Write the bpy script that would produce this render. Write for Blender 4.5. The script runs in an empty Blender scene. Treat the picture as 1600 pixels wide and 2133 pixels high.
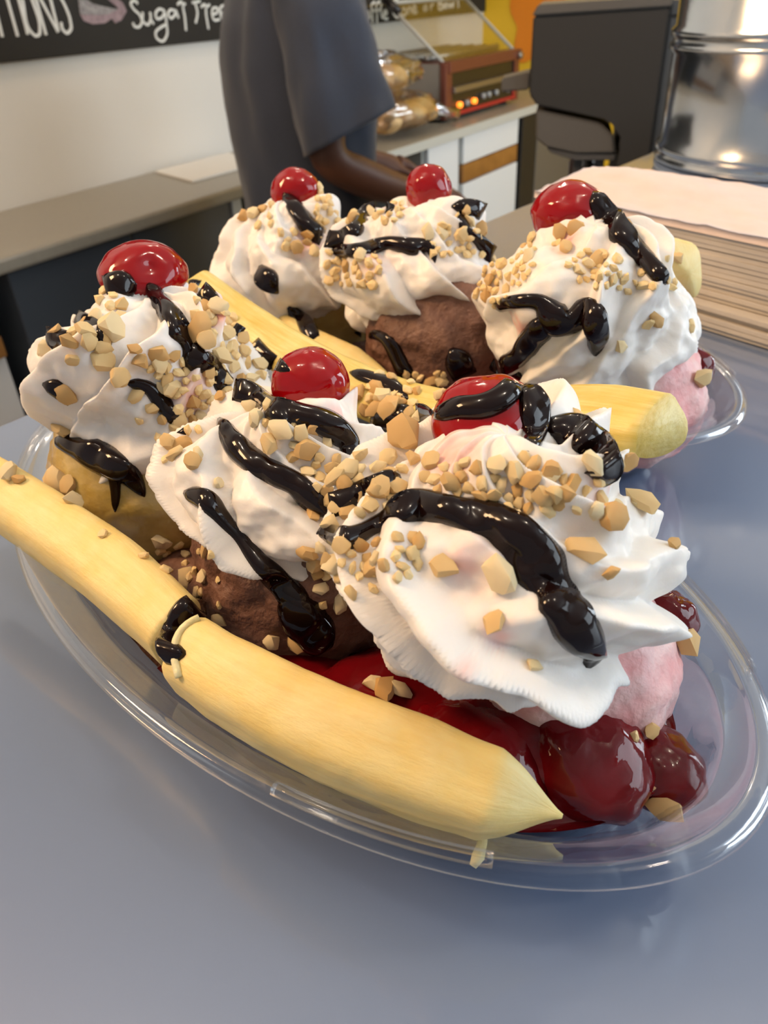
import bpy, bmesh, math, random
import numpy as np
from mathutils import Vector, Matrix, noise
from mathutils.bvhtree import BVHTree

random.seed(7); RNG = np.random.default_rng(7)
scene = bpy.context.scene
COL = scene.collection

# ------------------------------------------------------------------ camera
FPX, W_, H_ = 1600.0, 1600, 2133
CAMZ, PITCH, ROLL = 0.13, math.radians(34.2), math.radians(3.0)
_r0 = np.array([1, 0, 0.]); _u0 = np.array([0, math.sin(PITCH), math.cos(PITCH)]); FW = np.array([0, math.cos(PITCH), -math.sin(PITCH)])
RT = _r0*math.cos(ROLL) - _u0*math.sin(ROLL); UP = _r0*math.sin(ROLL) + _u0*math.cos(ROLL)
CAM = np.array([0, 0, CAMZ])
cam_d = bpy.data.cameras.new('camera'); cam = bpy.data.objects.new('camera', cam_d); COL.objects.link(cam)
cam.matrix_world = Matrix(((RT[0], UP[0], -FW[0], 0), (RT[1], UP[1], -FW[1], 0), (RT[2], UP[2], -FW[2], CAMZ), (0, 0, 0, 1)))
cam_d.sensor_fit = 'VERTICAL'; cam_d.sensor_height = 36.0; cam_d.lens = 36.0*FPX/H_
cam_d.clip_start = 0.005; cam_d.clip_end = 60
cam_d.dof.use_dof = True; cam_d.dof.focus_distance = 0.145; cam_d.dof.aperture_fstop = 34
scene.camera = cam
scene.view_settings.view_transform = 'Standard'; scene.view_settings.look = 'None'
scene.view_settings.gamma = 1.0; scene.view_settings.exposure = 0.0; scene.view_settings.use_curve_mapping = False

# ------------------------------------------------------------------ world and big lights
world = bpy.data.worlds.new('shop_daylight'); scene.world = world; world.use_nodes = True
bg = world.node_tree.nodes['Background']; bg.inputs[0].default_value = (0.95, 0.97, 1.0, 1); bg.inputs[1].default_value = 0.38
def area(name, loc, aim, size, power, col, sy=None):
    l = bpy.data.lights.new(name, 'AREA'); l.energy = power; l.color = col; l.size = size
    if sy: l.shape = 'RECTANGLE'; l.size_y = sy
    o = bpy.data.objects.new(name, l); COL.objects.link(o); o.location = loc
    o.rotation_euler = (Vector(aim) - Vector(loc)).to_track_quat('-Z', 'Y').to_euler(); return o
area('shop_window_light', (2.3, -0.3, 0.95), (0.0, 0.35, 0.0), 1.6, 33, (0.80, 0.91, 1.0), 1.3)
area('cabinet_fill_light', (2.9, 1.6, 0.5), (0.5, 3.4, -0.5), 1.2, 45, (0.82, 0.92, 1.0), 1.2)  # added fill lamp to brighten the white cabinet doors; no window known there
area('warm_ceiling_panel', (-1.5, 0.35, 1.45), (0.0, 0.35, 0.0), 0.5, 36, (1.0, 0.62, 0.32))
for i, (x, y) in enumerate(((-0.5, 0.3), (0.6, 0.25), (0.1, 2.4), (1.3, 2.8))):
    l = bpy.data.lights.new('ceiling_spot', 'POINT'); l.energy = 8; l.color = (1, 0.84, 0.66); l.shadow_soft_size = 0.045
    o = bpy.data.objects.new('ceiling_spot', l); COL.objects.link(o); o.location = (x, y, 1.5)

# ------------------------------------------------------------------ helpers
S = 0.00788          # food is laid out in units of one S metre
def ray(x, y): return FW + RT*(x-800)/FPX - UP*(y-1066.5)/FPX
def Zp(x, y, z=0.0): d = ray(x, y); return CAM + d*((z-CAMZ)/d[2])
def Dp(x, y, d): return CAM + ray(x, y)*d
def fz(x, y, z): return Zp(x, y, z*S)          # z in food units
def fd(x, y, d): return Dp(x, y, d*S)

MATS = {}
def mat(name, col, rough=0.5, **k):
    m = bpy.data.materials.new(name); m.use_nodes = True; nt = m.node_tree; b = nt.nodes['Principled BSDF']
    b.inputs['Base Color'].default_value = (*col, 1); b.inputs['Roughness'].default_value = rough
    for key, v in k.items():
        if key == 'noise': continue
        b.inputs[key.replace('_', ' ')].default_value = v
    if 'noise' in k:        # (scale, amount, second colour, bump strength, bump distance)
        sc, amt, c2, bs, bd = k['noise']
        tc = nt.nodes.new('ShaderNodeTexCoord'); nz = nt.nodes.new('ShaderNodeTexNoise'); nz.inputs['Scale'].default_value = sc; nz.inputs['Detail'].default_value = 5
        nt.links.new(tc.outputs['Object'], nz.inputs['Vector'])
        mr = nt.nodes.new('ShaderNodeMapRange'); mr.inputs[1].default_value = 0.35; mr.inputs[2].default_value = 0.65; mr.inputs[4].default_value = amt
        nt.links.new(nz.outputs['Fac'], mr.inputs[0])
        mx = nt.nodes.new('ShaderNodeMix'); mx.data_type = 'RGBA'; mx.inputs[6].default_value = (*col, 1); mx.inputs[7].default_value = (*c2, 1)
        nt.links.new(mr.outputs[0], mx.inputs[0]); nt.links.new(mx.outputs[2], b.inputs['Base Color'])
        if bs:
            bp = nt.nodes.new('ShaderNodeBump'); bp.inputs['Strength'].default_value = bs; bp.inputs['Distance'].default_value = bd
            nt.links.new(nz.outputs['Fac'], bp.inputs['Height']); nt.links.new(bp.outputs[0], b.inputs['Normal'])
    MATS[name] = m; return m
def SSS(w, rad, sc): return dict(Subsurface_Weight=w, Subsurface_Radius=rad, Subsurface_Scale=sc)

def finish(o, mt, parent=None, label=None, cat=None, group=None, kind=None, smooth=True):
    COL.objects.link(o)
    if mt and not o.data.materials: o.data.materials.append(MATS[mt] if isinstance(mt, str) else mt)
    if parent: keep(o, parent)
    tag(o, label, cat, group, kind)
    return o
def tag(o, label=None, cat=None, group=None, kind=None):
    if label: o['label'] = label
    if cat: o['category'] = cat
    if group: o['group'] = group
    if kind: o['kind'] = kind
    return o
def mk(name, V, F, mt, parent=None, label=None, cat=None, group=None, kind=None, smooth=True, loc=None):
    me = bpy.data.meshes.new(name); V = np.asarray(V, float)
    if loc is not None: V = V - np.asarray(loc)
    me.from_pydata(V.tolist(), [], F if isinstance(F, list) else F.tolist()); me.update()
    if smooth: me.shade_smooth()
    o = bpy.data.objects.new(name, me)
    if loc is not None: o.location = tuple(loc)
    return finish(o, mt, parent, label, cat, group, kind)
def from_bm(name, bm, mt, parent=None, smooth=False, **k):
    bmesh.ops.recalc_face_normals(bm, faces=bm.faces)
    me = bpy.data.meshes.new(name); bm.to_mesh(me); bm.free()
    if smooth: me.shade_smooth()
    o = bpy.data.objects.new(name, me); return finish(o, mt, parent, **k)
def empty(name, loc, label, cat, group=None):
    o = bpy.data.objects.new(name, None); COL.objects.link(o); o.location = tuple(loc); o.empty_display_size = 0.02
    bpy.context.view_layer.update(); return tag(o, label, cat, group)
def keep(o, parent):       # parent without moving
    o.parent = parent; o.matrix_parent_inverse = Matrix.Translation(parent.location).inverted(); return o
def bx(name, org, ex, ey, ez, mt, parent=None, bevel=0.0, seg=2, **k):
    """box spanned by three edge vectors from a corner"""
    org, ex, ey, ez = map(lambda q: Vector(q), (org, ex, ey, ez)); bm = bmesh.new()
    vs = [bm.verts.new(org + ex*i + ey*j + ez*l) for l in (0, 1) for j in (0, 1) for i in (0, 1)]
    for f in ((0, 2, 3, 1), (4, 5, 7, 6), (0, 1, 5, 4), (2, 6, 7, 3), (0, 4, 6, 2), (1, 3, 7, 5)): bm.faces.new([vs[i] for i in f])
    if bevel: bmesh.ops.bevel(bm, geom=bm.edges[:], offset=bevel, segments=seg, affect='EDGES', profile=0.5)
    o = from_bm(name, bm, mt, None, **k)
    if parent: keep(o, parent)
    return o
def grid_faces(n, m, wrap=True):      # n rows, m columns
    i = np.arange(n-1)[:, None]; j = np.arange(m if wrap else m-1)[None, :]; j2 = (j+1) % m
    return np.stack([i*m+j, i*m+j2, (i+1)*m+j2, (i+1)*m+j], -1).reshape(-1, 4).tolist()
def tube(pts, radii, seg=10, cap=True, flat=None):
    pts = np.asarray(pts, float); n = len(pts); radii = np.broadcast_to(np.asarray(radii, float), (n,))
    T = np.gradient(pts, axis=0); T /= np.linalg.norm(T, axis=1)[:, None]+1e-12
    a = np.array([0, 0, 1.]) if abs(T[0][2]) < .9 else np.array([1., 0, 0]); V = []; a = a-T[0]*(a@T[0]); a /= np.linalg.norm(a)
    for i in range(n):
        a = a-T[i]*(a@T[i]); a /= np.linalg.norm(a)+1e-12; b = np.cross(T[i], a)
        for k in range(seg): t = 2*math.pi*k/seg; V.append(pts[i]+radii[i]*(math.cos(t)*a+math.sin(t)*b))
    F = grid_faces(n, seg)
    if cap: F += [list(range(seg))[::-1], list(range((n-1)*seg, n*seg))]
    return V, F
def lathe(prof, seg=48):
    V = []; 
    for r, z in prof:
        for k in range(seg): t = 2*math.pi*k/seg; V.append((r*math.cos(t), r*math.sin(t), z))
    return np.array(V), grid_faces(len(prof), seg)
def fbm(p, oct=3): return noise.fractal(Vector(p), 1.0, 2.0, oct)
def resample(P, n):
    P = np.asarray(P, float); d = np.r_[0, np.cumsum(np.linalg.norm(np.diff(P[:, :2], axis=0), axis=1))]; t = np.linspace(0, d[-1], n)
    # Catmull-like smooth through cubic hermite
    m = np.gradient(P, d, axis=0) if len(P) > 2 else np.repeat((P[1:]-P[:1])/d[-1], 2, 0)
    out = []
    for x in t:
        i = min(max(np.searchsorted(d, x)-1, 0), len(P)-2); h = d[i+1]-d[i]; u = (x-d[i])/h
        out.append((2*u**3-3*u**2+1)*P[i]+(u**3-2*u**2+u)*h*m[i]+(-2*u**3+3*u**2)*P[i+1]+(u**3-u**2)*h*m[i+1])
    return np.array(out)

# ------------------------------------------------------------------ materials
mat('white_wall', (0.72, 0.70, 0.66), 0.6, noise=(3, .5, (0.70, 0.68, 0.63), 0, 0))
mat('yellow_wall', (0.80, 0.50, 0.02), 0.55)
mat('orange_paint', (0.80, 0.25, 0.01), 0.55)
mat('ceiling_paint', (0.88, 0.88, 0.88), 0.7)
mat('floor_vinyl', (0.40, 0.34, 0.28), 0.4, noise=(6, .6, (0.33, 0.28, 0.23), 0, 0))
mat('blue_laminate', (0.140, 0.198, 0.325), 0.28, Specular_IOR_Level=0.8, Coat_Weight=1.0, Coat_Roughness=0.07, noise=(9, .3, (0.132, 0.188, 0.31), 0, 0))
mat('grey_laminate', (0.29, 0.27, 0.22), 0.35, noise=(60, .4, (0.25, 0.23, 0.19), 0, 0))
mat('pale_edge', (0.50, 0.52, 0.50), 0.35)
mat('dark_panel', (0.055, 0.065, 0.078), 0.32)
mat('black_panel', (0.006, 0.006, 0.007), 0.6)
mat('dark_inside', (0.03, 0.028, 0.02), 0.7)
mat('white_door', (0.72, 0.76, 0.80), 0.35)
mat('frame_grey', (0.42, 0.42, 0.38), 0.45)
mat('wood', (0.34, 0.15, 0.035), 0.45, noise=(14, .9, (0.20, 0.08, 0.018), .1, .01))
mat('chalkboard', (0.009, 0.008, 0.007), 0.75, noise=(5, .6, (0.016, 0.015, 0.014), 0, 0))
mat('chalk_white', (0.74, 0.76, 0.74), 0.85)
mat('chalk_pink', (0.36, 0.27, 0.30), 0.9, noise=(60, .8, (0.2, 0.15, 0.17), 0, 0))
mat('chalk_grey', (0.36, 0.35, 0.36), 0.9, noise=(80, .8, (0.16, 0.15, 0.16), 0, 0))
mat('shirt', (0.028, 0.038, 0.064), 0.85, noise=(240, .5, (0.024, 0.030, 0.046), .15, .003), Sheen_Weight=0.25)
mat('skin', (0.115, 0.042, 0.020), 0.5, **SSS(0.15, (1, .4, .2), 0.004))
mat('hair', (0.008, 0.006, 0.005), 0.7)
mat('trousers', (0.02, 0.02, 0.024), 0.8)
mat('shoe', (0.012, 0.012, 0.012), 0.5)
mat('eye_white', (0.7, 0.68, 0.64), 0.2)
mat('paper', (0.74, 0.73, 0.70), 0.8)
mat('napkin', (0.74, 0.62, 0.57), 0.9, noise=(70, .5, (0.68, 0.56, 0.51), .25, .003))
mat('napkin_layers', (0.62, 0.57, 0.50), 0.9, noise=(50, .5, (0.5, 0.46, 0.41), 0, 0))
mat('galvanised', (0.60, 0.63, 0.66), 0.16, Metallic=1.0, noise=(26, .6, (0.48, 0.52, 0.56), .06, .004))
mat('machine_grey', (0.034, 0.032, 0.029), 0.55)
mat('machine_light', (0.12, 0.112, 0.10), 0.45)
mat('machine_side', (0.10, 0.10, 0.10), 0.4)
mat('steel', (0.30, 0.28, 0.26), 0.33, Metallic=0.85, noise=(9, .5, (0.32, 0.30, 0.28), 0, 0))
mat('grill_red', (0.17, 0.05, 0.032), 0.4, Metallic=0.3)
mat('grill_black', (0.012, 0.010, 0.010), 0.35)
mat('red_trim', (0.42, 0.02, 0.02), 0.4)
mat('knob_grey', (0.35, 0.37, 0.38), 0.3)
lamp_m = mat('orange_lamp', (1, 0.3, 0.04), 0.4, Emission_Color=(1, 0.22, 0.02, 1), Emission_Strength=2.5)
mat('bread', (0.62, 0.33, 0.11), 0.6, noise=(22, .9, (0.75, 0.56, 0.30), 0, 0))
mat('jar_dark', (0.03, 0.016, 0.012), 0.3)
mat('jar_lid', (0.45, 0.38, 0.30), 0.5)
# food
mat('choc_sauce', (0.0075, 0.0022, 0.0018), 0.08, Specular_IOR_Level=0.32)
mat('cherry_sauce', (0.15, 0.003, 0.006), 0.07, Specular_IOR_Level=0.38, noise=(90, .8, (0.07, 0.0015, 0.003), .12, .003))
mat('cherry_red', (0.29, 0.001, 0.003), 0.07, Specular_IOR_Level=0.45, **SSS(0.12, (1, .06, .04), 0.004))
mat('banana', (0.86, 0.66, 0.24), 0.48, noise=(130, .8, (0.88, 0.74, 0.36), .35, .0015), **SSS(0.25, (1, .7, .3), 0.003))
mat('banana_pulp', (0.88, 0.78, 0.46), 0.6, noise=(300, .8, (0.84, 0.72, 0.36), .6, .0015), **SSS(0.25, (1, .7, .3), 0.003))
mat('banana_wet', (0.74, 0.56, 0.15), 0.34, noise=(90, .8, (0.82, 0.70, 0.30), .2, .0015), **SSS(0.25, (1, .7, .2), 0.003))
mat('choc_ice', (0.135, 0.058, 0.036), 0.6, noise=(160, .9, (0.20, 0.098, 0.065), .9, .003))
mat('straw_ice', (0.82, 0.36, 0.36), 0.5, noise=(110, 1, (0.85, 0.60, 0.58), .7, .003), **SSS(0.2, (1, .5, .4), 0.003))
mat('pine_ice', (0.42, 0.28, 0.05), 0.25, noise=(60, 1, (0.60, 0.47, 0.20), .6, .004), Coat_Weight=0.3, **SSS(0.3, (1, .7, .2), 0.004))

def fibre(name, c2, amt):
    nt = MATS[name].node_tree; b = nt.nodes['Principled BSDF']; old = b.inputs['Base Color'].links[0].from_socket
    at = nt.nodes.new('ShaderNodeAttribute'); at.attribute_name = 'fibre'; nz = nt.nodes.new('ShaderNodeTexNoise'); nz.inputs['Scale'].default_value = 1.6; nz.inputs['Detail'].default_value = 7; nz.inputs['Roughness'].default_value = .65
    nt.links.new(at.outputs['Vector'], nz.inputs['Vector']); mr = nt.nodes.new('ShaderNodeMapRange'); mr.inputs[1].default_value = .40; mr.inputs[2].default_value = .66; mr.inputs[4].default_value = amt
    nt.links.new(nz.outputs['Fac'], mr.inputs[0]); mx = nt.nodes.new('ShaderNodeMix'); mx.data_type = 'RGBA'; mx.inputs[7].default_value = (*c2, 1)
    nt.links.new(mr.outputs[0], mx.inputs[0]); nt.links.new(old, mx.inputs[6]); nt.links.new(mx.outputs[2], b.inputs['Base Color'])
    bp = nt.nodes.new('ShaderNodeBump'); bp.inputs['Strength'].default_value = .3; bp.inputs['Distance'].default_value = .001; prev = b.inputs['Normal'].links[0].from_socket
    nt.links.new(nz.outputs['Fac'], bp.inputs['Height']); nt.links.new(prev, bp.inputs['Normal']); nt.links.new(bp.outputs[0], b.inputs['Normal'])
fibre('banana', (0.83, 0.58, 0.18), .45); fibre('banana_wet', (0.60, 0.42, 0.05), .7)
def cream_material():
    m = mat('cream', (0.9, 0.88, 0.85), 0.42, **SSS(0.35, (1, .8, .6), 0.004)); nt = m.node_tree; b = nt.nodes['Principled BSDF']
    at = nt.nodes.new('ShaderNodeAttribute'); at.attribute_name = 'juice'
    mx = nt.nodes.new('ShaderNodeMix'); mx.data_type = 'RGBA'; mx.inputs[6].default_value = (0.87, 0.83, 0.78, 1); mx.inputs[7].default_value = (0.86, 0.30, 0.24, 1)
    nt.links.new(at.outputs['Fac'], mx.inputs[0]); nt.links.new(mx.outputs[2], b.inputs['Base Color'])
    nz = nt.nodes.new('ShaderNodeTexNoise'); nz.inputs['Scale'].default_value = 700; nz.inputs['Detail'].default_value = 4
    tc = nt.nodes.new('ShaderNodeTexCoord'); nt.links.new(tc.outputs['Object'], nz.inputs['Vector'])
    bp = nt.nodes.new('ShaderNodeBump'); bp.inputs['Strength'].default_value = 0.12; bp.inputs['Distance'].default_value = 0.001
    nt.links.new(nz.outputs['Fac'], bp.inputs['Height']); nt.links.new(bp.outputs[0], b.inputs['Normal'])
cream_material()
def peanut_material():
    m = mat('peanut', (0.7, 0.45, 0.15), 0.5, **SSS(0.15, (1, .6, .3), 0.002)); nt = m.node_tree; b = nt.nodes['Principled BSDF']
    oi = nt.nodes.new('ShaderNodeObjectInfo'); tc = nt.nodes.new('ShaderNodeTexCoord'); nz = nt.nodes.new('ShaderNodeTexNoise'); nz.inputs['Scale'].default_value = 320; nz.inputs['Detail'].default_value = 4
    nt.links.new(tc.outputs['Object'], nz.inputs['Vector'])
    ad = nt.nodes.new('ShaderNodeMath'); ad.operation = 'MULTIPLY_ADD'; ad.inputs[1].default_value = 0.75
    nt.links.new(oi.outputs['Random'], ad.inputs[0])
    mu = nt.nodes.new('ShaderNodeMath'); mu.operation = 'MULTIPLY'; mu.inputs[1].default_value = 0.42; nt.links.new(nz.outputs['Fac'], mu.inputs[0]); nt.links.new(mu.outputs[0], ad.inputs[2])
    cr = nt.nodes.new('ShaderNodeValToRGB'); e = cr.color_ramp.elements
    e[0].position = 0.12; e[0].color = (0.90, 0.77, 0.50, 1); e[1].position = 0.92; e[1].color = (0.64, 0.38, 0.13, 1)
    k = cr.color_ramp.elements.new(0.5); k.color = (0.82, 0.61, 0.30, 1)
    nt.links.new(ad.outputs[0], cr.inputs[0]); nt.links.new(cr.outputs[0], b.inputs['Base Color'])
    bp = nt.nodes.new('ShaderNodeBump'); bp.inputs['Strength'].default_value = 0.4; bp.inputs['Distance'].default_value = 0.001
    nt.links.new(nz.outputs['Fac'], bp.inputs['Height']); nt.links.new(bp.outputs[0], b.inputs['Normal'])
peanut_material()
def clear_material(name, tint, base, extra):
    m = bpy.data.materials.new(name); m.use_nodes = True; nt = m.node_tree; nt.nodes.clear()
    out = nt.nodes.new('ShaderNodeOutputMaterial'); tr = nt.nodes.new('ShaderNodeBsdfTransparent'); tr.inputs[0].default_value = (*tint, 1)
    gl = nt.nodes.new('ShaderNodeBsdfGlossy'); gl.inputs['Roughness'].default_value = 0.04; gl.inputs[0].default_value = (1, 1, 1, 1)
    fr = nt.nodes.new('ShaderNodeFresnel'); fr.inputs[0].default_value = 1.5
    ma = nt.nodes.new('ShaderNodeMath'); ma.operation = 'MULTIPLY_ADD'; ma.inputs[1].default_value = extra; ma.inputs[2].default_value = base; ma.use_clamp = True
    mx = nt.nodes.new('ShaderNodeMixShader'); nt.links.new(fr.outputs[0], ma.inputs[0]); nt.links.new(ma.outputs[0], mx.inputs[0])
    nt.links.new(tr.outputs[0], mx.inputs[1]); nt.links.new(gl.outputs[0], mx.inputs[2]); nt.links.new(mx.outputs[0], out.inputs[0]); MATS[name] = m
clear_material('clear_plastic', (0.975, 0.98, 0.985), 0.0, 0.36)
clear_material('clear_glass', (0.93, 0.94, 0.93), 0.0, 0.35)
clear_material('bag_film', (0.95, 0.95, 0.97), 0.10, 1.0)

# ------------------------------------------------------------------ room, in wall coordinates: s along the wall, d out from it
EV = np.array([.566, .824, 0]); EV /= np.linalg.norm(EV); NV = np.array([-EV[1], EV[0], 0]); W0 = np.array([-.48, 2.92, 0])
def R(s, d, z): return W0 + EV*s - NV*d + np.array([0, 0, z])
def rbox(name, s0, s1, d0, d1, z0, z1, mt, parent=None, bevel=0.0, **k):
    return bx(name, R(s0, d0, z0), EV*(s1-s0), -NV*(d1-d0), (0, 0, z1-z0), mt, parent, bevel, **k)
FLOOR, CEIL, ZC = -1.05, 1.62, -0.315
ST = dict(kind='structure')
rbox('floor', -4, 4.2, -0.3, 7, FLOOR-.05, FLOOR, 'floor_vinyl', **ST)
rbox('ceiling', -4, 4.2, -0.3, 5.4, CEIL, CEIL+.05, 'ceiling_paint', **ST)
rbox('wall_back', -4, 1.945, -0.1, 0, FLOOR, CEIL, 'white_wall', **ST)
wy = rbox('wall_end', 1.945, 2.045, -0.1, 3.2, FLOOR, CEIL, 'yellow_wall', **ST)
# orange painted shape on the yellow end wall
def wall_end_pt(x, y):
    d = ray(x, y); p0 = R(1.945, 0, 0); t = ((p0-CAM)@EV)/(d@EV); p = CAM+d*t; return p
Vo = []; 
for ang in np.linspace(0, 2*math.pi, 40, endpoint=False):
    q = wall_end_pt(1115, 40); r_ = 0.13*(1+.18*math.sin(3*ang+1)+.1*math.sin(5*ang)); Vo.append(q - EV*0.004 + (-NV)*r_*math.cos(ang)*1.0 + np.array([0, 0, 1.25*r_*math.sin(ang)]))
o = mk('painted_patch', Vo, [list(range(40))], 'orange_paint', wy, smooth=False)
# customer counter (the blue table)
tE0, tE1 = np.array([-0.144, 0.2655, 0]), np.array([0.2645, 0.752, 0]); tdir = (tE1-tE0)/np.linalg.norm(tE1-tE0); tn = np.array([tdir[1], -tdir[0], 0])
ctr = empty('service_counter', tE0+tn*.5+np.array([0, 0, FLOOR]), 'glossy blue grey service counter carrying the two banana splits', 'counter')
bx('counter_top', tE0-tdir*1.2+np.array([0, 0, -.035]), tdir*3.4, tn*1.15, (0, 0, .035), 'blue_laminate', ctr, 0.003)
bx('counter_body', tE0-tdir*1.15+tn*.05+np.array([0, 0, FLOOR]), tdir*3.3, tn*1.0, (0, 0, -FLOOR-.035), 'dark_panel', ctr)
bx('work_shelf', tE0+tdir*.45-tn*.72+np.array([0, 0, FLOOR]), tdir*1.2, tn*.70, (0, 0, -.361-FLOOR), 'dark_panel', bevel=.004, label='low dark work cabinet standing behind the service counter', cat='cabinet')
# ------------------------------------------------------------------ back counters
lc = empty('wall_counter', R(-.9, .2, FLOOR), 'long grey counter with dark front panels under the blank wall', 'counter')
rbox('counter_top', -2.6, -.20, 0.003, .425, ZC-.035, ZC, 'grey_laminate', lc, .008)
rbox('front_panel', -1.16, -.80, .05, .395, FLOOR, ZC-.036, 'dark_panel', lc, .004)
rbox('front_panel', -.795, -.43, .05, .393, FLOOR, ZC-.036, 'dark_panel', lc, .004)
rbox('end_post', -.425, -.385, .05, .40, FLOOR, ZC-.036, 'pale_edge', lc, .003)
rbox('drawer_cabinet', -2.0, -1.21, .05, .36, FLOOR, ZC-.036, 'white_wall', lc)
for z in (-.475, -.535): rbox('wooden_rail', -2.0, -1.215, .36, .385, z, z+.05, 'wood', lc, .004)
# sheet of board on the counter
Vp = [R(*p, ZC+.001) for p in ((-.36, .03), (-.02, .03), (-.17, .26), (-.43, .26))]; Vp += [p+np.array([0, 0, .006]) for p in Vp]
mk('paper_sheet', Vp, [[3, 2, 1, 0], [4, 5, 6, 7], [0, 1, 5, 4], [1, 2, 6, 5], [2, 3, 7, 6], [3, 0, 4, 7]], 'paper', smooth=False, label='white sheet lying on the grey counter beside the shirt', cat='paper')
rc = empty('storage_counter', R(.9, .3, FLOOR), 'white door counter with a wooden drawer under the roller grill', 'counter')
rbox('counter_top', -.19, 1.93, 0.003, .535, ZC-.032, ZC, 'grey_laminate', rc, .003)
rbox('edge_strip', -.19, 1.93, .5352, .542, ZC-.032, ZC-.002, 'pale_edge', rc)
rbox('carcass', .48, 1.29, .02, .50, FLOOR, ZC-.033, 'frame_grey', rc)
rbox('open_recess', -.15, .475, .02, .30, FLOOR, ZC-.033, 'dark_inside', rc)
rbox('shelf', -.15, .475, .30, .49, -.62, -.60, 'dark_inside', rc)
rbox('door', .492, .725, .501, .522, FLOOR+.08, ZC-.036, 'white_door', rc, .003)
dr = rbox('drawer', .765, 1.27, .501, .522, -.452, ZC-.036, 'white_door', rc, .003)
rbox('wooden_drawer', .765, 1.275, .501, .520, -.524, -.456, 'wood', rc, .003)
rbox('door', .765, 1.275, .501, .522, FLOOR+.08, -.528, 'white_door', rc, .003)
rbox('black_appliance', 1.295, 1.46, .05, .53, FLOOR, ZC-.034, 'black_panel', bevel=.004, label='black upright panel of an appliance beside the wooden drawer', cat='appliance')
rbox('grey_cabinet', 1.465, 1.92, .05, .53, FLOOR, ZC-.034, 'machine_light', bevel=.004, label='plain grey cabinet next to the black panel', cat='cabinet')
# ------------------------------------------------------------------ roller grill
rg = empty('roller_grill', R(1.12, .22, ZC), 'red fronted hot dog roller grill with a clear sneeze guard', 'grill')
g0, g1, gd, gb, gt = .79, 1.45, .43, ZC+.012, -.112
rbox('body', g0+.004, g1-.004, .03, gd-.02, gb, gt-.01, 'steel', rg, .004)
rbox('side_panel', g0, g0+.006, .02, gd-.03, gb, gt, 'steel', rg, .002)
rbox('corner_post', g0-.004, g0+.05, gd-.025, gd, gb, gt, 'grill_red', rg, .004)
rbox('corner_post', g1-.045, g1+.004, gd-.025, gd, gb, gt, 'grill_red', rg, .004)
rbox('top_rail', g0+.02, g1+.01, gd-.05, gd+.006, gt-.035, gt+.004, 'grill_red', rg, .004)
rbox('top_deck', g0+.01, g1, .03, gd-.05, gt-.012, gt+.002, 'grill_red', rg, .003)
rbox('slot', g0+.05, g1-.045, gd-.03, gd-.008, gt-.085, gt-.036, 'grill_black', rg)
rbox('drip_tray', g0+.05, g1-.047, gd-.03, gd+.012, gt-.104, gt-.083, 'steel', rg, .003)
pn = rbox('control_panel', g0+.05, g1-.045, gd-.03, gd-.004, gb+.02, gt-.105, 'grill_black', rg)
rbox('trim_strip', g0+.05, g1-.03, gd-.01, gd+.002, gb+.006, gb+.02, 'red_trim', rg, .002)
rbox('trim_strip', g1-.055, g1-.04, gd-.012, gd+.002, gb+.02, gb+.075, 'red_trim', rg, .002)
for k, s_ in enumerate((.895, .955, 1.02, 1.10, 1.15, 1.22, 1.33)):
    zc = gb+.042+.009*(k in (3, 4, 5, 6))
    V, F = tube([R(s_, gd-.006, zc), R(s_, gd+.012, zc)], .0105, 14)
    mk('indicator_lamp' if k in (0, 2) else 'knob', V, F, 'orange_lamp' if k in (0, 2) else 'knob_grey', rg)
V, F = tube([R(g1-.02, gd+.004, gt-.02), R(g1-.02, gd+.02, gt-.02)], .014, 14); mk('latch', V, F, 'steel', rg)
for s_ in (g0+.05, g1-.05):
    for d_ in (.08, gd-.05):
        V, F = tube([R(s_, d_, ZC), R(s_, d_, gb+.004)], .018, 12); mk('foot', V, F, 'grill_black', rg)
# guard: tilted front pane, curved sides, metal rails
def slab(name, pts, th, nvec, mt, parent):
    n = len(pts); A = [np.array(p) for p in pts]; B = [p+np.array(nvec)*th for p in A]
    return mk(name, A+B, [list(range(n))[::-1], list(range(n, 2*n))]+[[i, (i+1) % n, n+(i+1) % n, n+i] for i in range(n)], mt, parent, smooth=False)
zt = .085
slab('glass_pane', [R(g0+.03, gd-.03, gt+.004), R(g1-.01, gd-.03, gt+.004), R(g1-.01, .16, zt), R(g0+.03, .16, zt)], .004, (0, 0, 1), 'clear_glass', rg)
slab('glass_roof', [R(g0+.03, .16, zt), R(g1-.01, .16, zt), R(g1-.01, .03, zt-.01), R(g0+.03, .03, zt-.01)], .004, (0, 0, 1), 'clear_glass', rg)
arc = [R(g0+.02, gd-.03-.27*t-.0, gt+.004+(zt-gt)*t) for t in np.linspace(0, 1, 6)]
arc += [R(g0+.02, .16-.15*math.sin(a), gt+(zt-gt)*math.cos(a)) for a in np.linspace(.15, math.pi/2, 9)]
slab('side_glass', arc, .004, EV, 'clear_glass', rg)
for s_ in (g0+.03, g1-.01):
    V, F = tube([R(s_, gd-.03, gt+.002), R(s_, .16, zt)], .007, 8); mk('guard_rail', V, F, 'frame_grey', rg)
V, F = tube([R(g0+.03, .16, zt), R(g1-.01, .16, zt)], .007, 8); mk('guard_rail', V, F, 'frame_grey', rg)
V, F = tube([R(g0+.03, .21, zt-.03), R(g0+.03, .15, zt+.012)], .016, 10); mk('hinge_knob', V, F, 'grill_black', rg)
V, F = tube([R(s, .12, gt+.02) for s in (g0+.02, g1-.02)], .012, 12)
for d_ in (.09, .15, .21, .27, .33):
    V, F = tube([R(g0+.02, d_, gt+.014), R(g1-.02, d_, gt+.014)], .012, 12); mk('roller', V, F, 'steel', rg)
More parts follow.
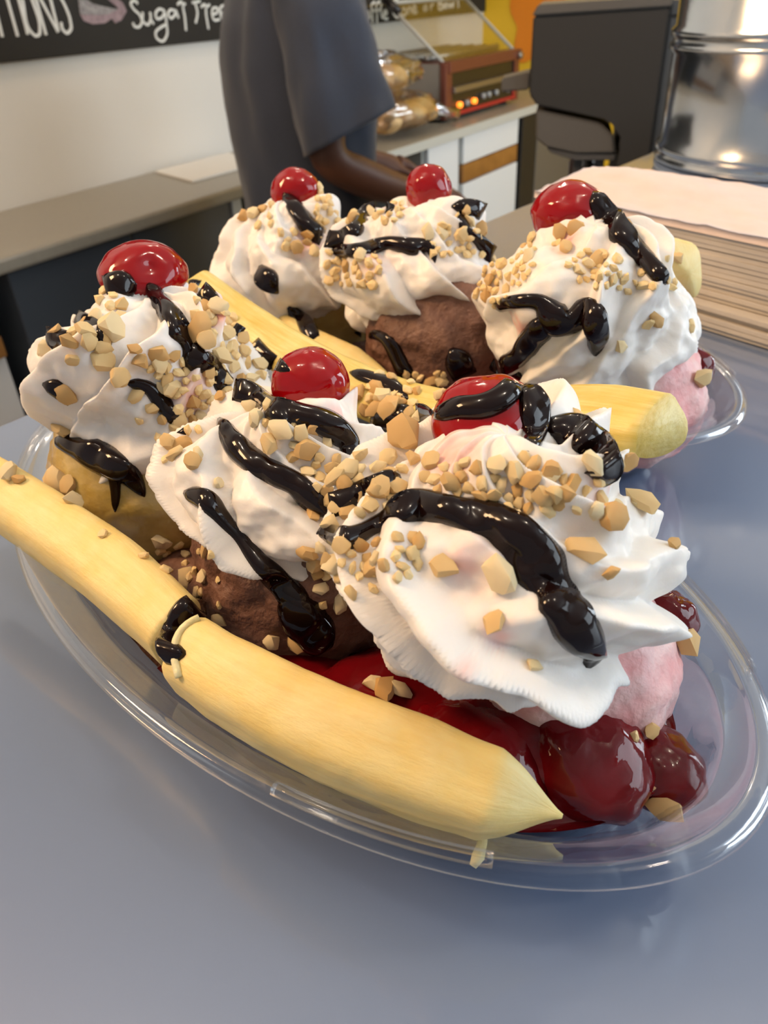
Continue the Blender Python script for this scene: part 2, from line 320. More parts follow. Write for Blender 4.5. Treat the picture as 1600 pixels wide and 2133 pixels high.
# ------------------------------------------------------------------ bags of buns
def blob(c, rx, ry, rz, amp, freq, seed, n=28, m=40, axis=0.0):
    V = []
    for i in range(n+1):
        ph = math.pi*(i/n-.5)
        for j in range(m):
            t = 2*math.pi*j/m; d = np.array([math.cos(ph)*math.cos(t), math.cos(ph)*math.sin(t), math.sin(ph)])
            k = 1+amp*fbm(d*freq+seed*7.3, 3); p = d*np.array([rx, ry, rz])*k
            V.append((c[0]+p[0]*math.cos(axis)-p[1]*math.sin(axis), c[1]+p[0]*math.sin(axis)+p[1]*math.cos(axis), c[2]+p[2]))
    return np.array(V), grid_faces(n+1, m)
AE = math.atan2(EV[1], EV[0])
for k, (s_, d_, z_, lb) in enumerate(((.52, .40, ZC+.080, 'clear bag of golden buns lying flat on the counter edge'), (.42, .385, ZC+.205, 'clear bag of buns heaped on top of another bag'))):
    b = empty('bun_bag', R(s_, d_, ZC), lb, 'bread')
    for q in range(4 if k == 0 else 3):
        V, F = blob(R(s_-.15+.085*q, d_, z_-.014), .048, .085, .043 if k == 0 else .04, .12, 1.5, k*9+q, 14, 20, AE); mk('bun', V, F, 'bread', b)
    V, F = blob(R(s_-.02, d_, z_), .20, .112, .064, .16, 3.2, k+3, 26, 40, AE); mk('bag', V, F, 'bag_film', b)
    if k == 0:
        V, F = tube([R(s_+.17, d_+.03, z_-.015), R(s_+.21, d_+.06, z_-.03), R(s_+.25, d_+.085, z_-.045)], [.035, .016, .028], 12); mk('twisted_end', V, F, 'bag_film', b)

# ------------------------------------------------------------------ chalkboard with its lettering
cb = rbox('menu_chalkboard', -1.6, 1.93, .002, .02, .018, .62, 'chalkboard', bevel=.003, label='black menu chalkboard with white hand lettering on the wall', cat='chalkboard')
def wallpt(x, y, off=.0215):
    d = ray(x, y); t = ((W0-NV*off-CAM)@NV)/(d@NV); return CAM+d*t
def letter(name, L, wd, mt='chalk_white'):
    V, F = [], []
    for st in L:
        P = resample(np.array(st, float), max(6, 5*len(st))) if len(st) > 2 else np.array(st, float)
        Q = np.array([wallpt(*p) for p in P]); T = np.gradient(Q, axis=0); T /= np.linalg.norm(T, axis=1)[:, None]+1e-9; sd = np.cross(T, -NV)
        b = len(V)
        for q, s_ in zip(Q, sd):
            for a, o_ in ((-1, 0), (1, 0), (1, 1), (-1, 1)): V.append(q+s_*a*wd - NV*(.001 if o_ else -.001))
        F += [[b+i*4+j, b+i*4+(j+1) % 4, b+i*4+4+(j+1) % 4, b+i*4+4+j] for i in range(len(Q)-1) for j in range(4)]
        n = b+4*(len(Q)-1); F += [[b, b+1, b+2, b+3], [n+3, n+2, n+1, n]]
    return mk(name, V, F, mt, cb, smooth=False)
def strokes(name, L, counts, wd):
    i = 0
    for c in counts: letter(name, L[i:i+c], wd); i += c
    assert i == len(L), (i, len(L))
def zs(L, f, ox=0, oy=0): return [[(ox+x*f, oy+y*f) for x, y in st] for st in L]
strokes('letter', [[(-14, 0), (5, 77)], [(14, -6), (37, 76)], [(38, -4), (58, 72)], [(46, -2), (66, 68), (74, 75), (82, 72), (83, 62), (66, -4)], [(74, -4), (96, 73)], [(82, -6), (121, 67)], [(104, -6), (122, 66)],
    [(127, 46), (131, 62), (140, 69), (147, 62), (146, 42), (137, 16), (126, -6)]], (1, 1, 2, 3, 1), .0038)
strokes('letter', zs([[(918, 25), (895, 3), (872, 20), (890, 60), (930, 100), (945, 150), (925, 180), (895, 175), (885, 150)], [(950, 80), (958, 150), (985, 165), (1003, 130), (1000, 80)], [(1003, 130), (1025, 160)],
    [(1097, 72), (1062, 60), (1037, 90), (1047, 125), (1077, 118), (1098, 75)], [(1098, 75), (1110, 160), (1110, 240), (1085, 275), (1045, 255), (1038, 215), (1075, 180), (1115, 160)],
    [(1168, 72), (1137, 65), (1121, 98), (1140, 122), (1164, 100), (1170, 65)], [(1170, 65), (1190, 122)], [(1182, 32), (1203, 12), (1225, 80), (1240, 205)], [(1212, 42), (1235, 22)],
    [(1280, 18), (1335, 8)], [(1297, 8), (1316, 90), (1304, 155)], [(1340, 48), (1360, 30), (1375, 110), (1390, 195)], [(1368, 52), (1398, 30)],
    [(1414, 98), (1445, 85), (1450, 55), (1425, 52), (1413, 95), (1432, 135), (1465, 128)], [(1468, 92), (1503, 72), (1500, 36), (1477, 42), (1468, 92), (1490, 130), (1525, 115)], [(1597, 20), (1585, 45), (1600, 70)]], 1/3.2), (1, 2, 2, 2, 2, 2, 2, 1, 1, 1), .0034)
strokes('letter', zs([[(45, 20), (62, 110), (80, 160)], [(80, 160), (98, 60)], [(152, 95), (128, 100), (122, 140), (145, 150), (155, 100)], [(155, 100), (165, 150)], [(200, 15), (178, 30), (178, 110), (180, 190)], [(165, 90), (205, 85)],
    [(240, 10), (216, 30), (216, 110), (216, 190)], [(205, 85), (240, 80)], [(250, 25), (250, 110), (262, 152)], [(275, 120), (298, 105), (285, 85), (270, 120), (285, 155), (306, 150)],
    [(388, -6), (360, 0), (345, 50), (350, 110), (372, 142), (412, 128)], [(440, 65), (420, 80), (420, 120), (440, 125), (452, 90), (440, 65)], [(465, 60), (470, 115)], [(468, 80), (485, 58), (498, 105)], [(510, 85), (535, 65), (520, 45), (508, 85), (520, 105), (545, 95)],
    [(610, 45), (595, 65), (605, 85), (625, 70), (615, 42)], [(650, 35), (657, 82)], [(655, 55), (678, 28)], [(712, 5), (718, 78)], [(710, 5), (745, 0), (722, 35), (752, 40), (748, 70), (718, 75)],
    [(775, 25), (762, 45), (775, 65), (788, 45), (775, 25)], [(800, 20), (808, 60), (822, 30), (832, 58), (842, 12)], [(872, -6), (880, 62)]], .25625, 730), (2, 2, 2, 2, 1, 1, 1, 1, 2, 1, 1, 2, 2, 1, 1, 1), .0045)
def wall_patch(name, poly, mt, off):
    P = [wallpt(*p, off) for p in poly]; n = len(P); P2 = [p+NV*.002 for p in P]
    return mk(name, P+P2, [list(range(n)), list(range(n, 2*n))[::-1]]+[[i, n+i, n+(i+1) % n, (i+1) % n] for i in range(n)], mt, cb, smooth=False)
wall_patch('chalk_lips', [(x/3.2, y/3.2) for x, y in ((535, 95), (560, 140), (620, 162), (700, 155), (745, 125), (770, 155), (810, 135), (845, 75), (820, 20), (790, -8), (715, -8), (790, 55), (720, 96), (640, 102))], 'chalk_pink', .0222)
wall_patch('chalk_lips', [(x/3.2, y/3.2) for x, y in ((522, -8), (535, 92), (640, 101), (720, 95), (788, 62), (700, 45), (620, 25), (570, -8))], 'chalk_grey', .0226)

# ------------------------------------------------------------------ machine beyond the counter
def mp(x, y, d): return Dp(x, y, d)
mz0 = -.36
mc = np.array([.35, 1.30, mz0]); ma = math.radians(-13); mx_ = np.array([math.cos(ma), math.sin(ma), 0]); my_ = np.array([-math.sin(ma), math.cos(ma), 0])
def M(a, b, z): return mc + mx_*a + my_*b + np.array([0, 0, z-mz0])
mach = empty('dispensing_machine', mc, 'dark grey countertop machine with curved lower panel behind the napkins', 'machine')
def prism(name, poly, y0, y1, mt, parent, bevel=.0):
    bm = bmesh.new(); a = [bm.verts.new(Vector(M(x, y0, z))) for x, z in poly]; b = [bm.verts.new(Vector(M(x, y1, z))) for x, z in poly]; n = len(poly)
    bm.faces.new(a); bm.faces.new(b[::-1])
    for i in range(n): bm.faces.new((a[i], b[i], b[(i+1) % n], a[(i+1) % n]))
    if bevel: bmesh.ops.bevel(bm, geom=bm.edges[:], offset=bevel, segments=2, affect='EDGES')
    o = from_bm(name, bm, mt); return keep(o, parent)
curve = [(.018+.03*math.sin(t), -.048-.045*(1-math.cos(t))) for t in np.linspace(0, math.pi/2, 8)]
body = [(-.098, .088), (.092, .092), (.092, mz0), (.035, mz0), (.046, -.093)] + curve[::-1][1:] + [(-.085, -.028), (-.098, -.012)]
prism('body', body, 0, .21, 'machine_grey', mach, .003)
prism('top_cover', [(-.100, .0885), (-.092, .102), (.094, .105), (.094, .0925)], -.002, .215, 'machine_light', mach, .002)
prism('chin_panel', [(-.086, -.034), (.012, -.054), (.034, -.072), (.040, -.098), (-.02, -.098), (-.066, -.088), (-.084, -.075)], .006, .19, 'machine_light', mach, .003)
prism('chin_base', [(-.066, -.089), (-.02, -.099), (.04, -.099), (.04, -.108), (-.02, -.108), (-.06, -.096)], .01, .18, 'machine_side', mach, .001)
prism('side_body', [(.0925, .10), (.20, .10), (.20, mz0), (.0925, mz0)], .012, .22, 'machine_side', mach, .003)
prism('seam', [(.0925, .083), (.20, .083), (.20, .080), (.0925, .080)], .010, .0119, 'grill_black', mach)
prism('side_arm', [(-.142, .008), (-.099, .016), (-.099, -.008), (-.142, -.010)], .02, .08, 'machine_light', mach, .002)
for x in (-.022, .012):
    prism('support_leg', [(x, -.105), (x+.014, -.105), (x+.014, mz0), (x, mz0)], .03, .05, 'machine_side', mach, .001)
V, F = tube([M(-.001, .09, -.105), M(-.001, .09, -.15)], .012, 12); mk('nozzle', V, F, 'steel', mach)
pr = [(0, 0), (.024, 0), (.026, .004), (.026, .205), (.022, .212), (0, .212)]
V, F = lathe(pr, 28); jb = M(.0, .27, 0); jb[2] = mz0
jar = empty('storage_jar', jb, 'dark jar with a pale lid behind the machine legs', 'jar')
keep(mk('glass_body', V+jb, F, 'jar_dark'), jar)
V, F = lathe([(0, .2125), (.027, .2125), (.028, .216), (.028, .246), (.024, .252), (0, .253)], 28); keep(mk('lid', V+jb, F, 'jar_lid'), jar)

# ------------------------------------------------------------------ galvanised bucket
bc = np.array([.352, .683, 0]); br = .105
prof = [(0, .002), (br-.006, .002), (br-.002, 0), (br+.003, .001), (br+.003, .004), (br, .007), (br+.003, .010), (br+.003, .013), (br, .016), (br, .078), (br+.003, .081), (br+.003, .084), (br, .087), (br+.003, .090), (br+.003, .094), (br, .097), (br+.001, .29), (br+.006, .294), (br+.006, .302), (br+.001, .305), (br-.002, .300), (br-.003, .02), (0, .018)]
V, F = lathe(prof, 96); bk = empty('metal_bucket', bc, 'shiny galvanised metal bucket with pressed ribs behind the napkins', 'bucket')
keep(mk('bucket_body', V+bc, F, 'galvanised'), bk)
for sg in (0, 1):
    a0 = math.radians(200+180*sg); p = bc+np.array([(br+.004)*math.cos(a0), (br+.004)*math.sin(a0), .25]); tv = np.array([-math.sin(a0), math.cos(a0), 0]); ov = np.array([math.cos(a0), math.sin(a0), 0])
    V, F = tube([p+tv*.035*math.cos(t)+ov*(.004+.016*math.sin(t))-np.array([0, 0, .03*math.sin(t)]) for t in np.linspace(0, math.pi, 14)], .003, 8); keep(mk('handle', V, F, 'galvanised'), bk)

# ------------------------------------------------------------------ napkins
n1 = np.array([.565, -.825, 0]); n2 = np.array([.825, .565, 0]); NL = np.array([.0875, .414, 0])
def napkin(z0, th, off1, off2, wav, top, seed, lb):
    nu, nv = (34, 34) if top else (14, 10); V = []
    for sgn in (0, 1):
        for i in range(nu):
            for j in range(nv):
                u, v = i/(nu-1), j/(nv-1); p = NL+n1*(u*.165+off1)+n2*(v*.078+off2)
                z = z0+(th if sgn else 0)
                w = wav*(.5+fbm((u*2.2+seed, v*2.2, .3), 3))
                if top and sgn: w += .007*math.sin(math.pi*v)**2*(.5+.5*math.sin(u*5+.6)) + .0012*fbm((u*14, v*14, 2), 2)
                V.append(p+np.array([0, 0, z+max(w, 0) if (sgn or not top) else z]))
    F = grid_faces(nu, nv, False); n = nu*nv; F = [f[::-1] for f in F]+[[a+n for a in f] for f in F]
    rim = [i*nv for i in range(nu)]+[(nu-1)*nv+j for j in range(1, nv)]+[i*nv+nv-1 for i in range(nu-2, -1, -1)]+[j for j in range(nv-2, 0, -1)]
    F += [[rim[i], rim[(i+1) % len(rim)], rim[(i+1) % len(rim)]+n, rim[i]+n] for i in range(len(rim))]
    return mk('paper_napkin', V, F, 'napkin' if top else 'napkin_layers', smooth=top, label=lb, cat='napkin', group='paper napkins stacked beside the bucket')
nl = 5; nh = 13; tk = .0021
for i in range(nl): napkin(.0004+i*tk, tk*.86, .010+.0012*RNG.normal(), -.006+.0012*RNG.normal(), .0003, False, i, 'folded white napkin in the lower pile that sticks out under the stack')
for i in range(nh): napkin(.0006+(nl+i)*tk, tk*.86, .0009*RNG.normal(), .0009*RNG.normal(), .0003, False, i+20, 'folded white napkin within the upper pile of the stack')
napkin(.0008+(nl+nh)*tk, .003, -.001, -.002, .001, True, 3, 'rumpled top napkin lying on the napkin stack')
# ------------------------------------------------------------------ person behind the counter
pc = np.array([-.135, 2.02, 0]); pf = np.array([.93, .367, 0]); pf /= np.linalg.norm(pf); ps = np.array([pf[1], -pf[0], 0])
def PP(a, b, z): return pc + pf*a + ps*b + np.array([0, 0, z])
sk_v, sk_e, sk_r = [], [], []
def J(a, b, z, r, par=None):
    sk_v.append(PP(a, b, z)); sk_r.append(r); i = len(sk_v)-1
    if par is not None: sk_e.append((par, i))
    return i
pel = J(0, 0, -.26, .125); sp = J(-.01, 0, -.08, .11, pel); ch = J(-.01, 0, .07, .125, sp); nk0 = J(0, 0, .18, .07, ch); nk = J(.015, 0, .25, .052, nk0)
hb = J(.035, 0, .315, .068, nk); hm = J(.045, 0, .385, .09, hb); ht = J(.035, 0, .455, .072, hm)
J(.128, 0, .365, .016, hm); J(.105, 0, .305, .03, hb)
for sg in (-1, 1): J(.03, .098*sg, .372, .016, hm)
def arm(sg, L):
    q = J(0, .12*sg, .15, .07, ch)
    for a, b, z, r in L: q = J(a, b*sg, z, r, q)
    return q
wr = arm(1, [(0, .19, .12, .062), (-.02, .225, -.03, .052), (-.045, .245, -.165, .046), (.07, .235, -.225, .043), (.20, .20, -.275, .031)])
wl = arm(-1, [(0, .19, .12, .062), (0, .22, -.03, .052), (0, .23, -.15, .045), (.12, .21, -.21, .041), (.24, .17, -.26, .031)])
def hand(w, sg, base):
    a, b, z = base; pm = J(a+.05, b*sg, z-.01, .032, w); pe = J(a+.085, b*sg, z-.02, .030, pm)
    for k, off in enumerate((-.027, -.009, .009, .027)):
        ln = (.05, .056, .052, .04)[k]; q = J(a+.105, b*sg+off, z-.022, .009, pe); q = J(a+.105+ln*.55, b*sg+off*1.1, z-.035, .0085, q); J(a+.105+ln*.8, b*sg+off*1.1, z-.06, .0075, q)
    q = J(a+.06, b*sg-sg*.04, z-.02, .011, pm); J(a+.09, b*sg-sg*.052, z-.035, .009, q)
hand(wr, 1, (.20, .20, -.275)); hand(wl, -1, (.24, .17, -.26))
for sg in (-1, 1):
    q = J(0, .09*sg, -.36, .088, pel); q = J(.02, .10*sg, -.66, .06, q); q = J(-.01, .105*sg, -.97, .042, q); q = J(.10, .115*sg, -1.012, .034, q); J(.16, .12*sg, -1.018, .028, q)
me = bpy.data.meshes.new('person'); me.from_pydata([tuple(v) for v in sk_v], sk_e, [])
person = bpy.data.objects.new('person', me); COL.objects.link(person); me.materials.append(MATS['skin'])
sm = person.modifiers.new('skin', 'SKIN'); sm.use_smooth_shade = True
for i, r in enumerate(sk_r): me.skin_vertices[0].data[i].radius = (r, r); me.skin_vertices[0].data[i].use_root = (i == 0)
ss = person.modifiers.new('sub', 'SUBSURF'); ss.levels = 2; ss.render_levels = 2
tag(person, 'person in a dark blue short sleeved t-shirt standing side on, arm bent', 'person')
def loft(rings, seg=48, wr=.0, seed=0):
    V = []
    for c, ax, ay, *_ in rings:
        for k in range(seg):
            t = 2*math.pi*k/seg; cx, sx = math.cos(t), math.sin(t); e = .82
            p = np.array(c)+ax*math.copysign(abs(cx)**e, cx)+ay*math.copysign(abs(sx)**e, sx)
            if wr: 
                dirv = (ax*cx+ay*sx); dirv = dirv/np.linalg.norm(dirv); p = p+dirv*wr*fbm((p[0]*9+seed, p[1]*9, p[2]*3.2), 3)
            V.append(p)
    return np.array(V), grid_faces(len(rings), seg)
def dens(R_, n):
    R_ = np.array(R_, float); t = np.linspace(0, 1, len(R_)); T = np.linspace(0, 1, n); return np.stack([np.interp(T, t, R_[:, i]) for i in range(R_.shape[1])], 1)
tor = dens([(-.60, -.005, .150, .19), (-.45, -.005, .152, .19), (-.30, -.01, .155, .19), (-.15, -.01, .158, .195), (0, -.01, .155, .20), (.08, -.012, .142, .20), (.13, -.012, .125, .195), (.17, -.01, .105, .17), (.205, -.005, .085, .13), (.235, .005, .068, .085), (.25, .01, .064, .075)], 50)
V, F = loft([(PP(a, 0, z), pf*hd, ps*hw) for z, a, hd, hw in tor], 64, .018, 3)
shirt = mk('t_shirt', V, F, 'shirt', person)
sd = shirt.modifiers.new('thick', 'SOLIDIFY'); sd.thickness = .004
for sg in (1, -1):
    L = [(-.02, .10, .16, .068, .075), (-.02, .16, .14, .076, .075), (-.018, .205, .08, .086, .072), (-.015, .232, 0, .094, .068), (-.010, .25, -.07, .099, .068), (-.002, .262, -.118, .099, .070)]
    L = dens(L, 26); rg_ = []
    for i, (a, b, z, ra, rb) in enumerate(L):
        j = min(i+1, len(L)-1); k = max(i-1, 0); T = PP(L[j][0], L[j][1]*sg, L[j][2])-PP(L[k][0], L[k][1]*sg, L[k][2]); T /= np.linalg.norm(T)
        ex = pf-T*(pf@T); ex /= np.linalg.norm(ex); tilt = .22*i/len(L); ey = np.cross(T, ex)
        rg_.append((PP(a, b*sg, z), (ex*ra+np.array([0, 0, 1])*tilt*ra*.9), ey*rb))
    V, F = loft(rg_, 44, .022, 11+sg); sv = mk('sleeve', V, F, 'shirt', shirt); sd = sv.modifiers.new('thick', 'SOLIDIFY'); sd.thickness = .004
V, F = loft([(PP(0, 0, z), pf*a, ps*b) for z, a, b in ((-.32, .125, .165), (-.42, .13, .17), (-.50, .125, .17))], 40); mk('trousers', V, F, 'trousers', person)
for sg in (-1, 1):
    V, F = loft([(PP(a, b*sg, z), pf*r, ps*r) for z, a, b, r in ((-.44, 0, .09, .098), (-.66, .02, .10, .085), (-.85, 0, .104, .074), (-1.0, 0, .105, .072))], 28); mk('trouser_leg', V, F, 'trousers', person)
    V, F = blob(PP(.06, .115*sg, -1.01), .14, .055, .046, .05, 1.2, sg+4, 16, 24, math.atan2(pf[1], pf[0])); V[:, 2] = np.maximum(V[:, 2], FLOOR); mk('shoe', V, F, 'shoe', person)
V, F = blob(PP(.025, 0, .425), .098, .088, .085, .05, 4, 5, 20, 32, math.atan2(pf[1], pf[0])); mk('hair', V, F, 'hair', person)
for sg in (-1, 1):
    V, F = blob(PP(.122, .034*sg, .385), .011, .013, .011, 0, 1, 1, 10, 14); mk('eye', V, F, 'eye_white', person)

# ================================================================== the banana splits
BT = math.radians(-49.5); BA = np.array([math.cos(BT), math.sin(BT), 0]); BN = np.array([-BA[1], BA[0], 0])
BC = {1: np.array([-2.26, 18.8, 0]), 2: np.array([3.5, 34.0, 0])}
def BP(k, u, w, z): return (BC[k]+BA*u+BN*w+np.array([0, 0, z]))*S
A_, B_ = 13.7, 7.4
# profile: fraction of the outer half axes and height
def boat(k, label):
    prof = [(.715, .60, .25), (.73, .615, .06), (.745, .63, .0), (.76, .65, .06), (.79, .70, .55), (.845, .775, 1.7), (.855, .79, 1.78), (.875, .81, 1.85), (.905, .845, 2.9), (.915, .86, 3.12), (.925, .875, 3.2), (.955, .925, 3.26), (.962, .94, 3.42), (.972, .955, 3.5), (.99, .985, 3.5), (1, 1, 3.42), (1.004, 1.006, 3.2)]
    seg = 140; V = []
    for fa, fb, z in prof:
        for j in range(seg):
            t = 2*math.pi*j/seg; c, s = math.cos(t), math.sin(t)
            fl = 1.0
            if .6 < z < 3.1: fl += .006*math.cos(28*t)
            V.append(BP(k, A_*fa*c*fl, B_*fb*s*fl*(1-.03*c*c), z))
    F = grid_faces(len(prof), seg); F.append(list(range(seg))[::-1])
    root = empty('plastic_boat', BP(k, 0, 0, 0), label, 'dish')
    o = mk('boat_shell', V, F, 'clear_plastic', root)
    md = o.modifiers.new('thick', 'SOLIDIFY'); md.thickness = .0006; md.offset = 1
    # raised tabs on the flange
    for j, (t0, t1) in enumerate(((3.55, 4.05), (5.25, 5.65), (.5, .9))):
        P = [BP(k, A_*.985*math.cos(t), B_*.975*math.sin(t)*(1-.03*math.cos(t)**2), 3.56) for t in np.linspace(t0, t1, 14)]
        V, F = tube(P, .16*S, 8); mk('rim_tab', V, F, 'clear_plastic', root)
    return root
boat(1, 'clear plastic boat dish holding the split with the large cherry sauce pool')
boat(2, 'clear plastic boat dish holding the split beside the napkin stack')

HIT = []       # meshes that toppings can land on
def hit(o): HIT.append(o); return o
# ---- sauce and topping beds that fill the boats
def bed(name, k, u0, u1, zt, mt, lb, cat, bumps=(), amp=.25, seed=0, mound=False):
    nu, nw = 60, 50; V = []
    for s in (1, 0):
        for i in range(nu):
            for j in range(nw):
                u = u0+(u1-u0)*i/(nu-1); q = 2*j/(nw-1)-1
                edge = min(1, (1-abs(q))*6, (i/(nu-1))*8 if u0 > -9 else 9, 9)
                z = zt+amp*fbm((u*.5+seed, q*2.5, 1), 3)*min(1, max(0, 12-abs(u))*.5) if s else .12
                if s:
                    for bu, bw, br_, bh in bumps:
                        d2 = ((u-bu)**2+(q*4.6-bw)**2)/br_**2; z += bh*math.sqrt(max(0, 1-d2)) if d2 < 1 else 0
                    if mound: z = .2+(z-.2)*max(0, 1-(max(0, (i/(nu-1)-.72)/.28))**3)**.6*(1-.25*q**6)
                    z = max(.3, z)
                zz = min(z, 3.1); fa = np.interp(zz, (0, .55, 1.7, 2.9), (.74, .785, .84, .90))*.985; fb = np.interp(zz, (0, .55, 1.7, 2.9), (.63, .69, .77, .84))*.98
                ue = max(-1, min(1, u/(A_*fa))); w = q*B_*fb*math.sqrt(max(0, 1-ue*ue)); V.append(BP(k, ue*A_*fa, w, z))
    n = nu*nw; F = grid_faces(nu, nw, False); F = F+[[a+n for a in f][::-1] for f in F]
    rim = [i*nw for i in range(nu)]+[(nu-1)*nw+j for j in range(1, nw)]+[i*nw+nw-1 for i in range(nu-2, -1, -1)]+[j for j in range(nw-2, 0, -1)]
    F += [[rim[i], rim[(i+1) % len(rim)], rim[(i+1) % len(rim)]+n, rim[i]+n][::-1] for i in range(len(rim))]
    return hit(mk(name, V, F, mt, label=lb, cat=cat))
bed('cherry_topping', 1, 1.0, 12.05, 2.35, 'cherry_sauce', 'pool of glossy dark red cherry topping around the strawberry scoop', 'sauce', ((9.4, -.9, 1.9, .85), (6.4, -2.2, 2.0, .8), (9.6, 3.4, 1.2, 1.0), (3.0, -3.0, 1.5, .4), (8.2, -2.9, 1.0, .5)), .3, 2)
bed('chocolate_fudge', 1, -4.6, 1.6, 1.9, 'choc_ice', 'melted chocolate and fudge under the middle of the front split', 'sauce', ((-2, -2.5, 1.6, .5),), .5, 5)
bed('pineapple_topping', 1, -11.8, -4.2, 2.0, 'pine_ice', 'wet golden pineapple topping around its scoop', 'sauce', ((-7, -3, 2, .8), (-9.5, -1, 1.6, .7)), .4, 8)
bed('cherry_topping', 2, 3.0, 11.6, 1.6, 'cherry_sauce', 'red cherry topping at the tip of the boat beside the napkins', 'sauce', ((9.4, 1.0, 1.7, 1.1), (8.4, -1.8, 1.6, .8)), .3, 12)
bed('chocolate_fudge', 2, -11.6, 3.4, 1.8, 'choc_ice', 'dark fudge bed below the chocolate scoop of the split near the napkins', 'sauce', (), .4, 15)
# ---- scoops
def scoop(name, c, r, mt, lb, seed, amp=.07, fr=2.2, sq=.92):
    V = []; n, m = 60, 84
    for i in range(n+1):
        ph = math.pi*(i/n-.5)
        for j in range(m):
            t = 2*math.pi*j/m; d = np.array([math.cos(ph)*math.cos(t), math.cos(ph)*math.sin(t), math.sin(ph)])
            k = 1+amp*fbm(d*fr+seed*3.1, 4)+.03*abs(fbm(d*7+seed, 3)); p = c+d*r*k*np.array([1, 1, sq]); p[2] = max(p[2], .35); V.append(p*S)
    return hit(mk(name, V, grid_faces(n+1, m), mt, label=lb, cat='ice cream'))
def cu(x, y, d): return fd(x, y, d)/S
scoop('strawberry_scoop', np.array([4.2, 13.3, 2.9]), 2.6, 'straw_ice', 'pink strawberry ice cream scoop half sunk in cherry topping', 1)
scoop('chocolate_scoop', np.array([-2.2, 17.3, 3.2]), 3.3, 'choc_ice', 'chocolate ice cream scoop under the whipped cream behind the banana break', 2, .1)
scoop('pineapple_scoop', np.array([-7.6, 22.7, 3.2]), 3.5, 'pine_ice', 'vanilla scoop coated in golden pineapple topping', 3, .05, 1.6)
scoop('strawberry_scoop', np.array([9.4, 27.2, 3.0]), 3.2, 'straw_ice', 'pink ice cream scoop showing at the boat tip beside the napkins', 4)
scoop('chocolate_scoop', np.array([3.2, 32.8, 3.4]), 3.6, 'choc_ice', 'drizzled chocolate ice cream scoop under the cream of the split near the napkins', 5, .06)
scoop('pineapple_scoop', np.array([-2.5, 39.5, 3.3]), 3.4, 'pine_ice', 'yellow topped scoop below the cream near the person', 6)

# ---- whole cherries glazed inside the topping
def glazed(x, y, z, rx, ry, rz, az, lb, seed):
    V, F = blob(fz(x, y, z), rx*S, ry*S, rz*S, .10, 1.6, seed, 34, 48, math.radians(az)); return hit(mk('glazed_cherry', V, F, 'cherry_sauce', label=lb, cat='cherry'))
glazed(985, 1570, 2.5, 1.75, 1.2, .9, -40, 'dark glazed cherry lump beside the banana in the topping pool', 3)
glazed(1215, 1575, 2.4, 1.4, 1.6, 1.2, 10, 'large glossy red cherry lump in front of the cream', 4)
glazed(1370, 1600, 2.0, .95, 1.1, .8, 30, 'small glazed cherry lump at the edge of the topping pool', 5)
glazed(1385, 1295, 3.6, .75, .75, .8, 0, 'bright red glazed cherry peeping out behind the large cream swirl', 6)
glazed(1440, 770, 3.4, .9, .9, .9, 0, 'red glazed cherry at the boat tip beside the napkins', 7)
# ---- bananas
def smoothrows(P, n):
    P = np.asarray(P, float); d = np.r_[0, np.cumsum(np.linalg.norm(np.diff(P[:, :3], axis=0), axis=1))]; t = np.linspace(0, d[-1], n); m = np.gradient(P, d, axis=0); out = []
    for x in t:
        i = min(max(np.searchsorted(d, x)-1, 0), len(P)-2); h = d[i+1]-d[i]; u = (x-d[i])/h
        out.append((2*u**3-3*u**2+1)*P[i]+(u**3-2*u**2+u)*h*m[i]+(-2*u**3+3*u**2)*P[i+1]+(u**3-u**2)*h*m[i+1])
    return np.array(out)
def banana(name, path, out, mt, lb, e0=.25, e1=.25, seed=0, tilt=0.35, rag=.03):
    """half banana: path rows x,y,z,radius (food units); the round back looks along 'out', the flat cut face the other way"""
    P = smoothrows(path, 70); n = len(P); seg = 30; T = np.gradient(P[:, :3], axis=0); T /= np.linalg.norm(T, axis=1)[:, None]; V = []
    for i in range(n):
        o = np.array(out, float)+np.array([0, 0, tilt]); o -= T[i]*(o@T[i]); o /= np.linalg.norm(o); b = np.cross(T[i], o)
        s = i/(n-1); r = P[i, 3]
        if e0 and s < e0*.35: r *= math.sqrt(max(.02, 1-(1-s/(e0*.35))**2))
        if e1 and s > 1-e1: r *= max(.03, ((1-s)/e1))**.55
        for k in range(seg):
            a = 2*math.pi*k/seg; c, q = math.cos(a), math.sin(a)
            h = c if c > 0 else c*.28            # flattened cut side
            rr = r*(1+.05*math.cos(5*a+.4)*(c > 0)+rag*fbm((s*9+seed, c*1.3, q*1.3), 3))
            V.append((P[i, :3]+o*h*rr*1.0+b*q*rr)*S)
    F = grid_faces(n, seg); F += [list(range(seg))[::-1], list(range((n-1)*seg, n*seg))]
    o_ = mk(name, V, F, mt, label=lb, cat='banana')
    at = o_.data.attributes.new('fibre', 'FLOAT_VECTOR', 'POINT'); ii = np.arange(n*seg); av = 2*math.pi*(ii % seg)/seg
    at.data.foreach_set('vector', np.stack([(ii//seg)/n*5+seed, np.cos(av)*3.2, np.sin(av)*3.2], 1).astype(np.float32).ravel()); return hit(o_)
def zrow(x, y, z, r): return [*(fz(x, y, z)/S), r]
near = -BN
banana('banana_half', [zrow(-130, 930, 4.2, 1.02), zrow(0, 1020, 4.0, 1.08), zrow(110, 1092, 3.8, 1.1), zrow(230, 1175, 3.7, 1.1), zrow(330, 1258, 3.7, 1.05), zrow(395, 1320, 3.6, 1.0)], near, 'banana', 'pale banana half leaning along the rim beside the pineapple scoop', .2, 0, 1)
